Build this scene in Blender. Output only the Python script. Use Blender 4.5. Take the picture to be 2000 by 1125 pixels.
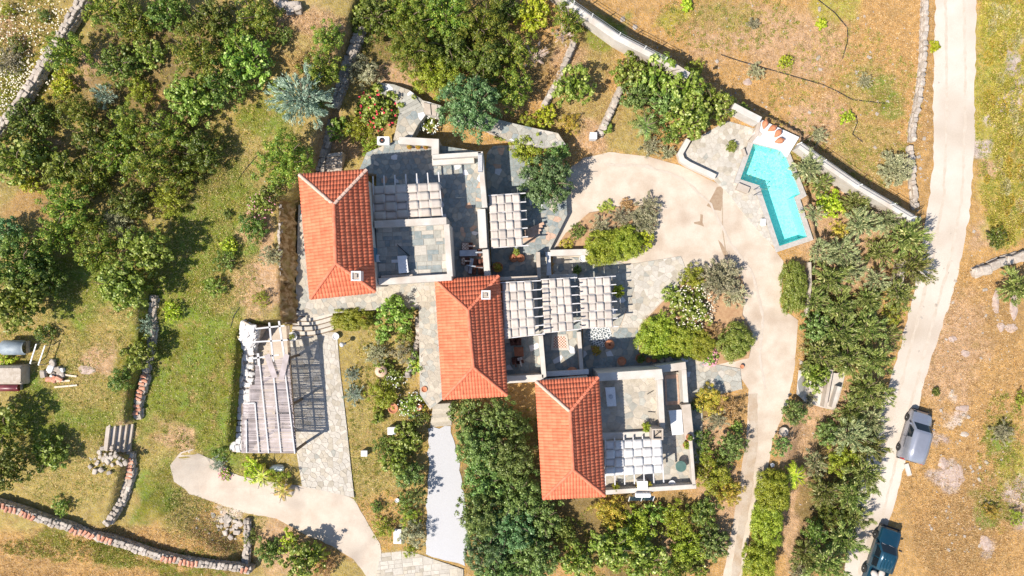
import bpy, bmesh, math, random
import numpy as np
from mathutils import Vector, Matrix
S = bpy.context.scene
for o in list(bpy.data.objects): bpy.data.objects.remove(o)
R = math.radians
HC, FPX = 56.0, 1344.0
# ---------------------------------------------------------------- camera, sky, sun, exposure
cd = bpy.data.cameras.new('camera'); cam = bpy.data.objects.new('camera', cd); S.collection.objects.link(cam)
cam.location = (0, 0, HC); cam.rotation_euler = (0, 0, 0)
cd.sensor_width = 36; cd.lens = FPX/2000*36; cd.clip_start = 0.5; cd.clip_end = 2000
S.camera = cam
w = bpy.data.worlds.new('World'); S.world = w; w.use_nodes = True
nt = w.node_tree; nt.nodes.clear()
sky = nt.nodes.new('ShaderNodeTexSky'); sky.sky_type = 'NISHITA'; sky.sun_disc = False
SUN_EL, SUN_AZ = 52.0, 33.0
sky.sun_elevation = R(SUN_EL); sky.sun_rotation = R(237); sky.air_density = 1.0; sky.dust_density = 0.6
bg = nt.nodes.new('ShaderNodeBackground'); bg.inputs[1].default_value = 0.11
wo = nt.nodes.new('ShaderNodeOutputWorld'); nt.links.new(sky.outputs[0], bg.inputs[0]); nt.links.new(bg.outputs[0], wo.inputs[0])
ld = bpy.data.lights.new('sun', 'SUN'); ld.energy = 4.9; ld.angle = R(0.5); ld.color = (1.0, 0.93, 0.82)
sun = bpy.data.objects.new('sun', ld); S.collection.objects.link(sun)
sun.rotation_euler = Vector((math.cos(R(SUN_AZ))*math.cos(R(SUN_EL)), math.sin(R(SUN_AZ))*math.cos(R(SUN_EL)), -math.sin(R(SUN_EL)))).to_track_quat('-Z', 'Y').to_euler()
sun.location = (-30, -20, 60)
S.view_settings.view_transform = 'Standard'; S.view_settings.look = 'None'
S.view_settings.exposure = 0.57; S.view_settings.gamma = 1.0; S.view_settings.use_curve_mapping = False
S.cycles.max_bounces = 6; S.cycles.transparent_max_bounces = 8; S.cycles.diffuse_bounces = 3
S.cycles.use_denoising = True

# ---------------------------------------------------------------- helpers
C = S.collection
def P(px, py, z=0.0):
    k = (HC - z)/FPX
    return ((px-1000)*k, (562.5-py)*k, z)
_T = (np.array([-600, 500, 650, 850, 1000, 1100, 1250, 1500, 2600.]), np.array([-400, 150, 300, 560, 950, 1100, 1600.]),
      np.array([[2.4, 2.4, 2.4, 2.0, 1.4, .9, .3, 0, 0], [2.4, 2.4, 2.4, 2.0, 1.2, .8, .2, 0, 0], [1.2, 1.2, 1.2, 1.2, .5, -.02, 0, 0, 0],
                [.97, .97, .97, .95, .45, -.02, 0, 0, 0], [.97, .97, .97, .6, .3, 0, 0, 0, 0], [.3, .3, .3, .3, .2, 0, 0, 0, 0], [.3, .3, .3, .3, .2, 0, 0, 0, 0]]))
E1 = np.array([[-500, 760, 9, 0], [-60, 730, .4, 1.7], [20, 716, .35, 1.8], [150, 674, .35, 1.8], [230, 650, .35, 1.8], [330, 622, .35, 2.0], [385, 592, .5, 2.4], [400, 583, .95, 2.4],
               [618, 583, .95, 2.4], [640, 486, .4, 1.9], [860, 468, .4, 1.8], [895, 440, 5, 1.6], [960, 400, 6, 1.2], [1080, 470, 2, 1.2], [1120, 480, 2, .6], [1700, 480, 6, .3]])
E2 = np.array([[-400, 60, 8, 0], [250, 150, 8, .6], [520, 300, 5, 1.0], [565, 303, .35, 1.3], [640, 297, .35, 1.3], [700, 292, .35, 1.3], [760, 271, .35, 1.3], [824, 266, .35, 1.3], [830, 266, 2.3, 1.3], [882, 262, 2.3, 1.3], [888, 260, .35, 1.3], [940, 243, .35, 1.2], [1025, 215, .5, 1.0], [1060, 215, 3, .3], [1700, 200, 6, 0]])
E3 = np.array([[-500, 900, 9, 0], [-60, 1020, .4, 1], [-5, 1095, .35, 1], [118, 1308, .35, 1], [205, 1446, .35, 1], [262, 1560, .35, 1], [300, 1556, .35, 1], [480, 1592, .35, 1], [500, 1580, .35, 1], [700, 1562, .8, 1], [850, 1530, 2, 1], [1130, 1470, 2, 1], [1700, 1400, 3, 1]])
for _E, _k in ((E1, .975), (E2, .948), (E3, 1.01)):
    _E[:, 0] = 562.5+(_E[:, 0]-562.5)*_k; _E[:, 1] = 1000+(_E[:, 1]-1000)*_k
def smooth(t):
    t = np.clip(t, 0, 1); return t*t*(3-2*t)
def terr_n(x, y):
    u = 1000+x*24.; v = 562.5-y*24.
    gx, gy, T = _T
    i = np.clip(np.searchsorted(gx, u)-1, 0, len(gx)-2); j = np.clip(np.searchsorted(gy, v)-1, 0, len(gy)-2)
    a = np.clip((u-gx[i])/(gx[i+1]-gx[i]), 0, 1); b = np.clip((v-gy[j])/(gy[j+1]-gy[j]), 0, 1)
    z = T[j, i]*(1-a)*(1-b)+T[j, i+1]*a*(1-b)+T[j+1, i]*(1-a)*b+T[j+1, i+1]*a*b
    for E, s in ((E1, -1), (E2, -1)):
        ex = np.interp(v, E[:, 0], E[:, 1]); ww = np.interp(v, E[:, 0], E[:, 2]); hh = np.interp(v, E[:, 0], E[:, 3])
        z = z + hh*smooth((ex-u)/24/ww)
    ex = np.interp(v, E3[:, 0], E3[:, 1]); ww = np.interp(v, E3[:, 0], E3[:, 2])
    z = z - 1.0*smooth((u-ex)/24/ww)
    return z
def terr(x, y): return float(terr_n(np.array([x]), np.array([y]))[0])
def G(px, py, h=0.0):
    z = 0.0
    for _ in range(6):
        x, y, _z = P(px, py, z+h); z = terr(x, y)
    return (x, y, z)
def GH(px, py):  # ground point seen at px,py
    return G(px, py, 0.0)

def link(o, parent=None):
    C.objects.link(o)
    if parent is not None:
        o.parent = parent; o.matrix_parent_inverse = Matrix.Translation(-Vector(parent.location)) if parent.get('_w') else Matrix.Identity(4)
    return o
def tag(o, label=None, cat=None, group=None, kind=None):
    if label: o['label'] = label
    if cat: o['category'] = cat
    if group: o['group'] = group
    if kind: o['kind'] = kind
    return o
def thing(name, label, cat, loc=(0, 0, 0), rz=0, group=None, world=True):
    o = bpy.data.objects.new(name, None); C.objects.link(o); o.location = loc; o.empty_display_size = .3
    if rz: o.rotation_euler = (0, 0, rz)
    if world and not rz: o['_w'] = 1
    return tag(o, label, cat, group)
def mesh(name, V, F, mats=None, smooth_=False, mi=None):
    m = bpy.data.meshes.new(name); m.from_pydata([tuple(v) for v in V], [], [tuple(f) for f in F])
    for mt in (mats if isinstance(mats, (list, tuple)) else [mats]):
        if mt: m.materials.append(mt)
    if mi is not None: m.polygons.foreach_set('material_index', list(mi))
    if smooth_: m.polygons.foreach_set('use_smooth', [True]*len(m.polygons))
    m.update(); return m
def quads_mesh(name, V, Q, mats, mi=None):
    V = np.asarray(V, np.float32); Q = np.asarray(Q, np.int32)
    m = bpy.data.meshes.new(name); m.vertices.add(len(V)); m.vertices.foreach_set('co', V.ravel())
    k = Q.shape[1]; m.loops.add(Q.size); m.loops.foreach_set('vertex_index', Q.ravel())
    m.polygons.add(len(Q)); m.polygons.foreach_set('loop_start', np.arange(len(Q), dtype=np.int32)*k)
    for mt in (mats if isinstance(mats, (list, tuple)) else [mats]): m.materials.append(mt)
    if mi is not None: m.polygons.foreach_set('material_index', np.asarray(mi, np.int32))
    m.update(calc_edges=True); return m
def ob(name, m, parent=None, loc=None, rot=None, scale=None):
    o = bpy.data.objects.new(name, m); link(o, parent)
    if loc is not None: o.location = loc
    if rot is not None: o.rotation_euler = rot
    if scale is not None: o.scale = scale
    return o
class MB:
    def __init__(s): s.V = []; s.F = []; s.M = []
    def add(s, V, F, mi=0):
        n = len(s.V); s.V += [tuple(v) for v in V]; s.F += [tuple(i+n for i in f) for f in F]; s.M += [mi]*len(F); return s
    def box(s, x0, y0, z0, x1, y1, z1, mi=0):
        return s.add([(x0, y0, z0), (x1, y0, z0), (x1, y1, z0), (x0, y1, z0), (x0, y0, z1), (x1, y0, z1), (x1, y1, z1), (x0, y1, z1)],
                     [(3, 2, 1, 0), (4, 5, 6, 7), (0, 1, 5, 4), (1, 2, 6, 5), (2, 3, 7, 6), (3, 0, 4, 7)], mi)
    def prism(s, poly, z0, z1, mi=0, mside=None):
        n = len(poly); a = sum(poly[i][0]*poly[(i+1) % n][1]-poly[(i+1) % n][0]*poly[i][1] for i in range(n))
        if a < 0: poly = poly[::-1]
        V = [(p[0], p[1], z0) for p in poly]+[(p[0], p[1], z1) for p in poly]
        s.add(V, [tuple(range(n, 2*n))], mi); s.add(V, [tuple(range(n-1, -1, -1))]+[(i, (i+1) % n, n+(i+1) % n, n+i) for i in range(n)], mi if mside is None else mside); return s
    def bar(s, a, b, w_, h_, mi=0):   # a rectangular bar along a->b, z is the middle
        a = Vector(a); b = Vector(b); d = (b-a).normalized(); u = Vector((0, 0, 1)) if abs(d.z) < .95 else Vector((1, 0, 0))
        r = d.cross(u).normalized(); t = r.cross(d).normalized()
        V = [a-r*w_/2-t*h_/2, a+r*w_/2-t*h_/2, a+r*w_/2+t*h_/2, a-r*w_/2+t*h_/2]; V += [v+(b-a) for v in V]
        return s.add(V, [(0, 1, 2, 3), (7, 6, 5, 4), (1, 0, 4, 5), (2, 1, 5, 6), (3, 2, 6, 7), (0, 3, 7, 4)], mi)
    def lathe(s, prof, n=14, c=(0, 0, 0), mi=0, ax=None):
        V = []; F = []
        for r, z in prof:
            for k in range(n):
                t = 2*math.pi*k/n; p = Vector((r*math.cos(t), r*math.sin(t), z))
                if ax is not None: p = ax @ p
                V.append(p+Vector(c))
        for i in range(len(prof)-1):
            for k in range(n): F.append((i*n+k, i*n+(k+1) % n, (i+1)*n+(k+1) % n, (i+1)*n+k))
        F.append(tuple(range(n-1, -1, -1))); F.append(tuple((len(prof)-1)*n+k for k in range(n)))
        return s.add(V, F, mi)
    def build(s, name, mats, parent=None, smooth_=False):
        return ob(name, mesh(name, s.V, s.F, mats, smooth_, s.M), parent)
def Pz(pts, z): return [P(a, b, z)[:2] for a, b in pts]
def inpoly(x, y, poly):
    c = np.zeros(np.shape(x), bool); n = len(poly)
    for i in range(n):
        x0, y0 = poly[i][:2]; x1, y1 = poly[(i+1) % n][:2]
        if y0 == y1: continue
        c ^= ((y0 > y) != (y1 > y)) & (x < (x1-x0)*(y-y0)/(y1-y0)+x0)
    return c

# ---------------------------------------------------------------- materials
LEAF_GAIN = 1.5
def new_mat(name):
    m = bpy.data.materials.new(name); m.use_nodes = True; t = m.node_tree; b = t.nodes['Principled BSDF']; return m, t, b
def N(t, ty, **kw):
    n = t.nodes.new(ty)
    for k, v in kw.items():
        if k in n.inputs: n.inputs[k].default_value = v
        else: setattr(n, k, v)
    return n
def rgba(c): return (c[0], c[1], c[2], 1)
def mixc(t, f, a, b):
    n = t.nodes.new('ShaderNodeMix'); n.data_type = 'RGBA'
    for i, v in ((0, f), (6, a), (7, b)):
        if hasattr(v, 'is_output'): t.links.new(v, n.inputs[i])
        else: n.inputs[i].default_value = v if i == 0 else rgba(v)
    return n.outputs[2]
def ramp(t, src, a, b):
    n = N(t, 'ShaderNodeMapRange'); t.links.new(src, n.inputs[0]); n.inputs[1].default_value = a; n.inputs[2].default_value = b; return n.outputs[0]
def coords(t, obj=False):
    if obj: return t.nodes.new('ShaderNodeTexCoord').outputs['Object']
    return t.nodes.new('ShaderNodeNewGeometry').outputs['Position']
def noise(t, scale, detail=3, co=None, rough=.55):
    n = N(t, 'ShaderNodeTexNoise'); n.inputs['Scale'].default_value = scale; n.inputs['Detail'].default_value = detail; n.inputs['Roughness'].default_value = rough
    t.links.new(co if co is not None else coords(t), n.inputs['Vector']); return n.outputs['Fac']
def bump(t, b, h, s=.3, d=.02):
    n = N(t, 'ShaderNodeBump'); n.inputs['Strength'].default_value = s; n.inputs['Distance'].default_value = d
    t.links.new(h, n.inputs['Height']); t.links.new(n.outputs[0], b.inputs['Normal'])
def M2(name, c1, c2, scale=3, rough=.85, bs=.25, fine=18, c3=None, metal=0, obj_rand=0, island=0, lo=.35, hi=.65):
    m, t, b = new_mat(name); f = ramp(t, noise(t, scale), lo, hi); c = mixc(t, f, c1, c2)
    if c3 is not None: c = mixc(t, ramp(t, noise(t, scale*.37, 2), .5, .72), c, c3)
    nf = noise(t, fine, 4)
    c2_ = N(t, 'ShaderNodeHueSaturation'); t.links.new(c, c2_.inputs['Color'])
    v = N(t, 'ShaderNodeMath', operation='MULTIPLY_ADD'); t.links.new(nf, v.inputs[0]); v.inputs[1].default_value = .5; v.inputs[2].default_value = .75
    out = v.outputs[0]
    if obj_rand or island:
        src = t.nodes.new('ShaderNodeObjectInfo').outputs['Random'] if obj_rand else t.nodes.new('ShaderNodeNewGeometry').outputs['Random Per Island']
        v2 = N(t, 'ShaderNodeMath', operation='MULTIPLY_ADD'); t.links.new(src, v2.inputs[0]); k = obj_rand or island; v2.inputs[1].default_value = k; v2.inputs[2].default_value = 1-k/2
        v3 = N(t, 'ShaderNodeMath', operation='MULTIPLY'); t.links.new(out, v3.inputs[0]); t.links.new(v2.outputs[0], v3.inputs[1]); out = v3.outputs[0]
    t.links.new(out, c2_.inputs['Value']); t.links.new(c2_.outputs[0], b.inputs['Base Color'])
    b.inputs['Roughness'].default_value = rough; b.inputs['Metallic'].default_value = metal
    if rough > .4: b.inputs['Specular IOR Level'].default_value = .25
    if bs: bump(t, b, nf, bs)
    return m
def leafmat(name, c1, c2, c3=None, trans=.24, isl=.5, hue=.045):
    k = LEAF_GAIN; c1, c2 = [tuple(v*k for v in c) for c in (c1, c2)]; c3 = tuple(v*k for v in c3) if c3 else None
    m, t, b = new_mat(name); t.nodes.remove(b)
    g = t.nodes.new('ShaderNodeNewGeometry'); oi = t.nodes.new('ShaderNodeObjectInfo')
    c = mixc(t, ramp(t, noise(t, 1.6, 2), .38, .62), c1, c2)
    if c3 is not None: c = mixc(t, ramp(t, g.outputs['Random Per Island'], .82, .9), c, c3)
    h = N(t, 'ShaderNodeHueSaturation'); t.links.new(c, h.inputs['Color'])
    hv = N(t, 'ShaderNodeMath', operation='MULTIPLY_ADD'); t.links.new(oi.outputs['Random'], hv.inputs[0]); hv.inputs[1].default_value = hue; hv.inputs[2].default_value = .5-hue/2
    t.links.new(hv.outputs[0], h.inputs['Hue'])
    v = N(t, 'ShaderNodeMath', operation='MULTIPLY_ADD'); t.links.new(g.outputs['Random Per Island'], v.inputs[0]); v.inputs[1].default_value = isl; v.inputs[2].default_value = 1-isl/2
    ov = N(t, 'ShaderNodeMath', operation='MULTIPLY_ADD'); t.links.new(oi.outputs['Random'], ov.inputs[0]); ov.inputs[1].default_value = .42; ov.inputs[2].default_value = .80
    vv = N(t, 'ShaderNodeMath', operation='MULTIPLY'); t.links.new(v.outputs[0], vv.inputs[0]); t.links.new(ov.outputs[0], vv.inputs[1]); t.links.new(vv.outputs[0], h.inputs['Value'])
    d = N(t, 'ShaderNodeBsdfDiffuse'); tr = N(t, 'ShaderNodeBsdfTranslucent'); mx = N(t, 'ShaderNodeMixShader'); mx.inputs[0].default_value = trans
    gl = N(t, 'ShaderNodeBsdfGlossy'); gl.inputs['Roughness'].default_value = .45; gl.inputs['Color'].default_value = (1, 1, 1, 1); m2 = N(t, 'ShaderNodeMixShader'); m2.inputs[0].default_value = .025
    t.links.new(h.outputs[0], d.inputs[0]); t.links.new(h.outputs[0], tr.inputs[0])
    t.links.new(d.outputs[0], mx.inputs[1]); t.links.new(tr.outputs[0], mx.inputs[2])
    t.links.new(mx.outputs[0], m2.inputs[1]); t.links.new(gl.outputs[0], m2.inputs[2])
    t.links.new(m2.outputs[0], t.nodes['Material Output'].inputs[0]); return m
plaster = M2('white_plaster', (.47, .43, .385), (.55, .515, .475), 1.2, .9, .15, 25, c3=(.42, .35, .29))
plaster_tan = M2('tan_plaster', (.40, .335, .275), (.48, .415, .36), 1.2, .9, .2, 20)
white = M2('white_paint', (.60, .59, .60), (.66, .65, .66), 3, .6, .05, 10)
white_wood = M2('white_timber', (.52, .50, .50), (.60, .58, .58), 5, .7, .15, 30)
cloth = M2('cream_cloth', (.47, .41, .365), (.53, .47, .42), 2, .9, .1, 60, obj_rand=.22)
cloth_w = M2('white_cloth', (.53, .515, .515), (.58, .565, .56), 2, .9, .1, 60, obj_rand=.12)
tile_m = M2('terracotta_roof', (.60, .155, .08), (.68, .205, .11), 1.3, .8, .2, 30, island=.26)
ridge_m = M2('ridge_terracotta', (.58, .165, .09), (.64, .21, .125), 2.5, .85, .2, 20, island=.2)
mortar_pale = M2('ridge_mortar', (.54, .36, .28), (.60, .44, .36), 4, .9, .3, 20)
terra = M2('terracotta_pot', (.42, .16, .08), (.52, .22, .12), 5, .8, .2, 20)
stone_l = M2('pale_stone', (.36, .30, .25), (.45, .395, .34), 3, .9, .5, 12, obj_rand=.3)
stone_g = M2('grey_stone', (.30, .26, .22), (.46, .40, .35), 3, .9, .5, 12, obj_rand=.45)
stone_w = M2('whitish_stone', (.55, .53, .52), (.65, .63, .62), 3, .9, .3, 12, obj_rand=.25)
brown_rock = M2('brown_earth_rock', (.22, .13, .05), (.46, .32, .18), 2.6, .95, 1.0, 9, c3=(.30, .23, .08), lo=.42, hi=.6)
mortar = M2('wall_mortar', (.36, .30, .24), (.46, .40, .34), 4, .95, .5, 14)
f_blue = M2('slate_bluegrey', (.19, .22, .22), (.27, .29, .285), 4, .7, .2, 15, obj_rand=.22)
f_grey = M2('slate_grey', (.31, .30, .265), (.38, .365, .32), 4, .75, .2, 15, obj_rand=.3)
f_tan = M2('slate_tan', (.37, .325, .26), (.44, .39, .32), 4, .8, .2, 15, obj_rand=.3)
f_pale = M2('slate_pale', (.43, .39, .335), (.49, .45, .395), 4, .8, .2, 15, obj_rand=.2)
f_rust = M2('slate_rust', (.42, .27, .19), (.50, .35, .27), 4, .8, .2, 15, obj_rand=.2)
f_white = M2('marble_white', (.56, .56, .58), (.62, .62, .64), 4, .6, .1, 15)
grout = M2('paving_joint', (.31, .27, .225), (.38, .34, .29), 3, .95, .3, 20)
grout_pale = M2('paving_joint_pale', (.40, .355, .305), (.46, .41, .36), 3, .95, .3, 20)
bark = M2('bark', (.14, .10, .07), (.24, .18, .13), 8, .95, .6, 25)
bark_pale = M2('bark_pale', (.34, .26, .22), (.46, .37, .33), 8, .95, .6, 25)
metal_w = M2('white_metal', (.75, .75, .75), (.8, .8, .8), 5, .4, 0)
metal_g = M2('grey_metal', (.35, .36, .38), (.45, .46, .48), 5, .4, 0, metal=.6)
dark_m = M2('dark_metal', (.02, .02, .022), (.035, .035, .04), 5, .5, 0)
rubber = M2('rubber', (.02, .02, .02), (.03, .03, .03), 9, .8, 0)
wood_b = M2('brown_wood', (.22, .07, .03), (.32, .12, .06), 3, .6, .2, 30)
wood_grey = M2('grey_reed', (.34, .29, .28), (.46, .40, .40), 1.5, .9, .3, 30, island=.4)
blue_door = M2('blue_paint', (.05, .14, .22), (.07, .18, .27), 4, .5, 0)
def glassy(name, col, rough=.05):
    m, t, b = new_mat(name); b.inputs['Base Color'].default_value = rgba(col); b.inputs['Roughness'].default_value = rough; b.inputs['IOR'].default_value = 1.5; b.inputs['Specular IOR Level'].default_value = .6
    return m
glass = glassy('window_glass', (.012, .018, .024)); solar = glassy('solar_glass', (.02, .035, .06), .1)

# ================================================================ TERRAIN
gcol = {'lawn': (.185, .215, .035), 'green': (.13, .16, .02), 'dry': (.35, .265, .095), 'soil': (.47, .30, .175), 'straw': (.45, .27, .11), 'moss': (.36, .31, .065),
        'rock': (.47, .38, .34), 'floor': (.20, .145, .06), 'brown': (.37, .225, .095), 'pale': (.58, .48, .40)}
BL = [  # px, py, rx, ry, type
 (1600,150,420,240,'straw'),(1450,60,110,70,'soil'),(1560,90,110,80,'soil'),(1420,30,70,40,'dry'),(1640,20,60,30,'moss'),(1310,30,40,25,'moss'),(1710,170,60,50,'dry'),(1730,190,40,40,'lawn'),(1600,240,80,60,'soil'),(1720,60,60,60,'straw'),(1700,300,90,70,'dry'),(1540,300,50,30,'dry'),
 (1840,500,60,700,'straw'),(1810,200,14,220,'brown'),(1900,800,160,420,'straw'),(1850,700,60,110,'soil'),(1860,1000,110,120,'brown'),(1800,960,60,80,'straw'),(1900,640,80,70,'soil'),(1960,620,50,80,'brown'),
 (1960,200,66,270,'moss'),(1985,130,25,60,'rock'),(1965,210,25,40,'rock'),(1925,290,30,30,'rock'),(1990,250,30,60,'dry'),(1930,340,25,30,'soil'),(1925,470,45,30,'soil'),(1960,440,40,50,'moss'),(1980,900,40,60,'moss'),(1960,860,30,60,'lawn'),(1930,1000,40,30,'lawn'),(1990,980,30,40,'rock'),(1850,930,26,26,'rock'),(1870,800,20,15,'pale'),(1840,850,14,12,'rock'),(1925,1065,20,18,'rock'),
 (380,700,170,300,'lawn'),(420,450,90,180,'lawn'),(480,260,110,80,'dry'),(420,350,60,60,'lawn'),(330,880,60,60,'dry'),(340,855,45,22,'soil'),(430,640,60,100,'lawn'),(450,560,50,60,'dry'),(380,960,90,70,'dry'),(300,960,50,60,'lawn'),(510,560,50,70,'soil'),(520,480,30,60,'soil'),(490,440,30,50,'soil'),
 (150,650,120,120,'dry'),(150,560,70,90,'lawn'),(130,830,110,80,'lawn'),(170,900,70,60,'dry'),(110,740,90,60,'dry'),(200,700,40,40,'soil'),(240,860,26,40,'soil'),(180,960,90,30,'dry'),(60,780,50,60,'lawn'),
 (200,1090,320,70,'straw'),(110,1050,40,30,'green'),(220,1080,45,28,'green'),(340,1110,60,20,'green'),(420,1120,60,14,'green'),(60,1110,70,40,'brown'),
 (60,130,90,150,'moss'),(30,60,60,50,'soil'),(90,60,40,40,'dry'),(20,200,40,60,'lawn'),(60,20,60,20,'dry'),
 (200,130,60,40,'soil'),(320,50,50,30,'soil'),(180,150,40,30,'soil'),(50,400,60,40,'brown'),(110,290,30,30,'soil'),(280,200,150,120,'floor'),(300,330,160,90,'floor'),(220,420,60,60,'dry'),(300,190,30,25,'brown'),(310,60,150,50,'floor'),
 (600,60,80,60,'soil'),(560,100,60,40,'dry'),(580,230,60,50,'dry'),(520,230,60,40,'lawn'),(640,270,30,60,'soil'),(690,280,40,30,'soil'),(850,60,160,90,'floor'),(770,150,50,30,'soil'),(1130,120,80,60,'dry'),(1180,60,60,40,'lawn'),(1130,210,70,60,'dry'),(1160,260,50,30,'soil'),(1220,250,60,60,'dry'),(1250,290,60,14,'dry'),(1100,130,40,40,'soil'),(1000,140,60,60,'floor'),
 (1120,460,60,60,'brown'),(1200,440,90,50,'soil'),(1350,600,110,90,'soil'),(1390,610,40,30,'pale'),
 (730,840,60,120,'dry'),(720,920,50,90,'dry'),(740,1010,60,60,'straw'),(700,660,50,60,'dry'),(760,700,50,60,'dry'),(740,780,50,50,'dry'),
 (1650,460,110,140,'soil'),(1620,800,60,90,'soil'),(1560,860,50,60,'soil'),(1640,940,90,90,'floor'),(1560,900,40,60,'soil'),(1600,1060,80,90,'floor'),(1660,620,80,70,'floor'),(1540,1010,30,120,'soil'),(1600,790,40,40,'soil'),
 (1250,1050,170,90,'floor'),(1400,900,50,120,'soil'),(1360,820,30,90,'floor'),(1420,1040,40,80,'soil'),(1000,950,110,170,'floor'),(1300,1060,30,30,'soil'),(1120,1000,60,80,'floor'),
 (480,1060,60,60,'dry'),(560,1060,80,60,'soil'),(640,1080,60,40,'brown'),(420,1040,70,50,'straw'),(440,1020,30,20,'pale')]
def axis(a, b, s, far):
    c = list(np.arange(a, b+1e-6, s)); l = [a-(1.35**k)*2 for k in range(18)]; r = [b+(1.35**k)*2 for k in range(18)]
    return np.array(l[::-1]+c+r)
gx = axis(-46, 46, .22, 400); gy = axis(-27, 27, .22, 400)
X, Y = np.meshgrid(gx, gy); Z = terr_n(X.ravel(), Y.ravel()).reshape(X.shape)
rng = np.random.default_rng(5)
def vnoise(X, Y, s, seed):
    r = np.random.default_rng(seed).random((64, 64)); u = X/s; v = Y/s; i = np.floor(u).astype(int); j = np.floor(v).astype(int); a = smooth(u-i); b = smooth(v-j)
    g = lambda i, j: r[i % 64, j % 64]
    return g(i, j)*(1-a)*(1-b)+g(i+1, j)*a*(1-b)+g(i, j+1)*(1-a)*b+g(i+1, j+1)*a*b
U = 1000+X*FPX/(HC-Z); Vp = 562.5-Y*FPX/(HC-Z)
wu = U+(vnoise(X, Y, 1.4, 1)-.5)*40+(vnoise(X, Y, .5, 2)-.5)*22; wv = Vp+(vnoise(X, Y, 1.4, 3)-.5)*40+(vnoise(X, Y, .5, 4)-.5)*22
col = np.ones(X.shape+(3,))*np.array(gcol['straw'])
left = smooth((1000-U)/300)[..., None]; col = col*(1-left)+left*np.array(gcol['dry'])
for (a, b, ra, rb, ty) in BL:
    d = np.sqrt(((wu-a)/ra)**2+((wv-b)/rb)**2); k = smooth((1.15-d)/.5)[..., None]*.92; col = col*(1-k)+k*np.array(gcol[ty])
# grass greening patchiness
gz = (vnoise(X, Y, .9, 7)*.6+vnoise(X, Y, .35, 8)*.4)[..., None]; isg = np.clip((col[..., 1:2]/col[..., 0:1]-.72)*4, 0, 1)
col = col*(1-isg*(gz-.4)*.5)
col[..., 0:1] *= 1+isg*(gz-.5)*.55
nx, ny = len(gx), len(gy); idx = np.arange(nx*ny).reshape(ny, nx)
Q = np.stack([idx[:-1, :-1], idx[:-1, 1:], idx[1:, 1:], idx[1:, :-1]], -1).reshape(-1, 4)
# the pool pit is cut out of the sheet
POOL = [(1469,282),(1529,297),(1561,379),(1549,386),(1574,463),(1520,481),(1481,363),(1444,351)]
poolw = Pz(POOL, 0); pcx = sum(p[0] for p in poolw)/8; pcy = sum(p[1] for p in poolw)/8
big = [(pcx+(p[0]-pcx)*1.04, pcy+(p[1]-pcy)*1.04) for p in poolw]
cx = X.ravel()[Q].mean(1); cy = Y.ravel()[Q].mean(1)
Zr = Z.ravel().copy()
Q = Q[~inpoly(cx, cy, big)]
gm, t, b = new_mat('earth_and_grass')
at = N(t, 'ShaderNodeVertexColor', layer_name='earth')
c = at.outputs['Color']
n1 = ramp(t, noise(t, 2.2, 5), .3, .7); n2 = ramp(t, noise(t, 9, 4), .3, .7)
h = N(t, 'ShaderNodeHueSaturation'); t.links.new(c, h.inputs['Color'])
v = N(t, 'ShaderNodeMath', operation='MULTIPLY_ADD'); t.links.new(n1, v.inputs[0]); v.inputs[1].default_value = .55; v.inputs[2].default_value = .74; t.links.new(v.outputs[0], h.inputs['Value'])
vs = N(t, 'ShaderNodeMath', operation='MULTIPLY_ADD'); t.links.new(n2, vs.inputs[0]); vs.inputs[1].default_value = .4; vs.inputs[2].default_value = .8; t.links.new(vs.outputs[0], h.inputs['Saturation'])
c1 = mixc(t, ramp(t, noise(t, .9, 6, rough=.7), .56, .70), h.outputs[0], (.34, .22, .09)); c2 = mixc(t, ramp(t, noise(t, 5, 6, rough=.75), .58, .74), c1, (.62, .49, .37))
c3 = mixc(t, ramp(t, noise(t, 14, 5, rough=.7), .58, .72), c2, (.17, .10, .04))
c4 = mixc(t, .85, c2, c3)
t.links.new(c4, b.inputs['Base Color']); b.inputs['Roughness'].default_value = 1; b.inputs['Specular IOR Level'].default_value = .1
bump(t, b, noise(t, 7, 8, rough=.7), .9, .18)
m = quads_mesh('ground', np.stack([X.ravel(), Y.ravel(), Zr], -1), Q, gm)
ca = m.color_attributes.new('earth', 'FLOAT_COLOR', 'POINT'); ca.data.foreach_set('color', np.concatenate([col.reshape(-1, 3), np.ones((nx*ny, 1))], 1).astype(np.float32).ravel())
tag(ob('ground', m), kind='structure')

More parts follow.
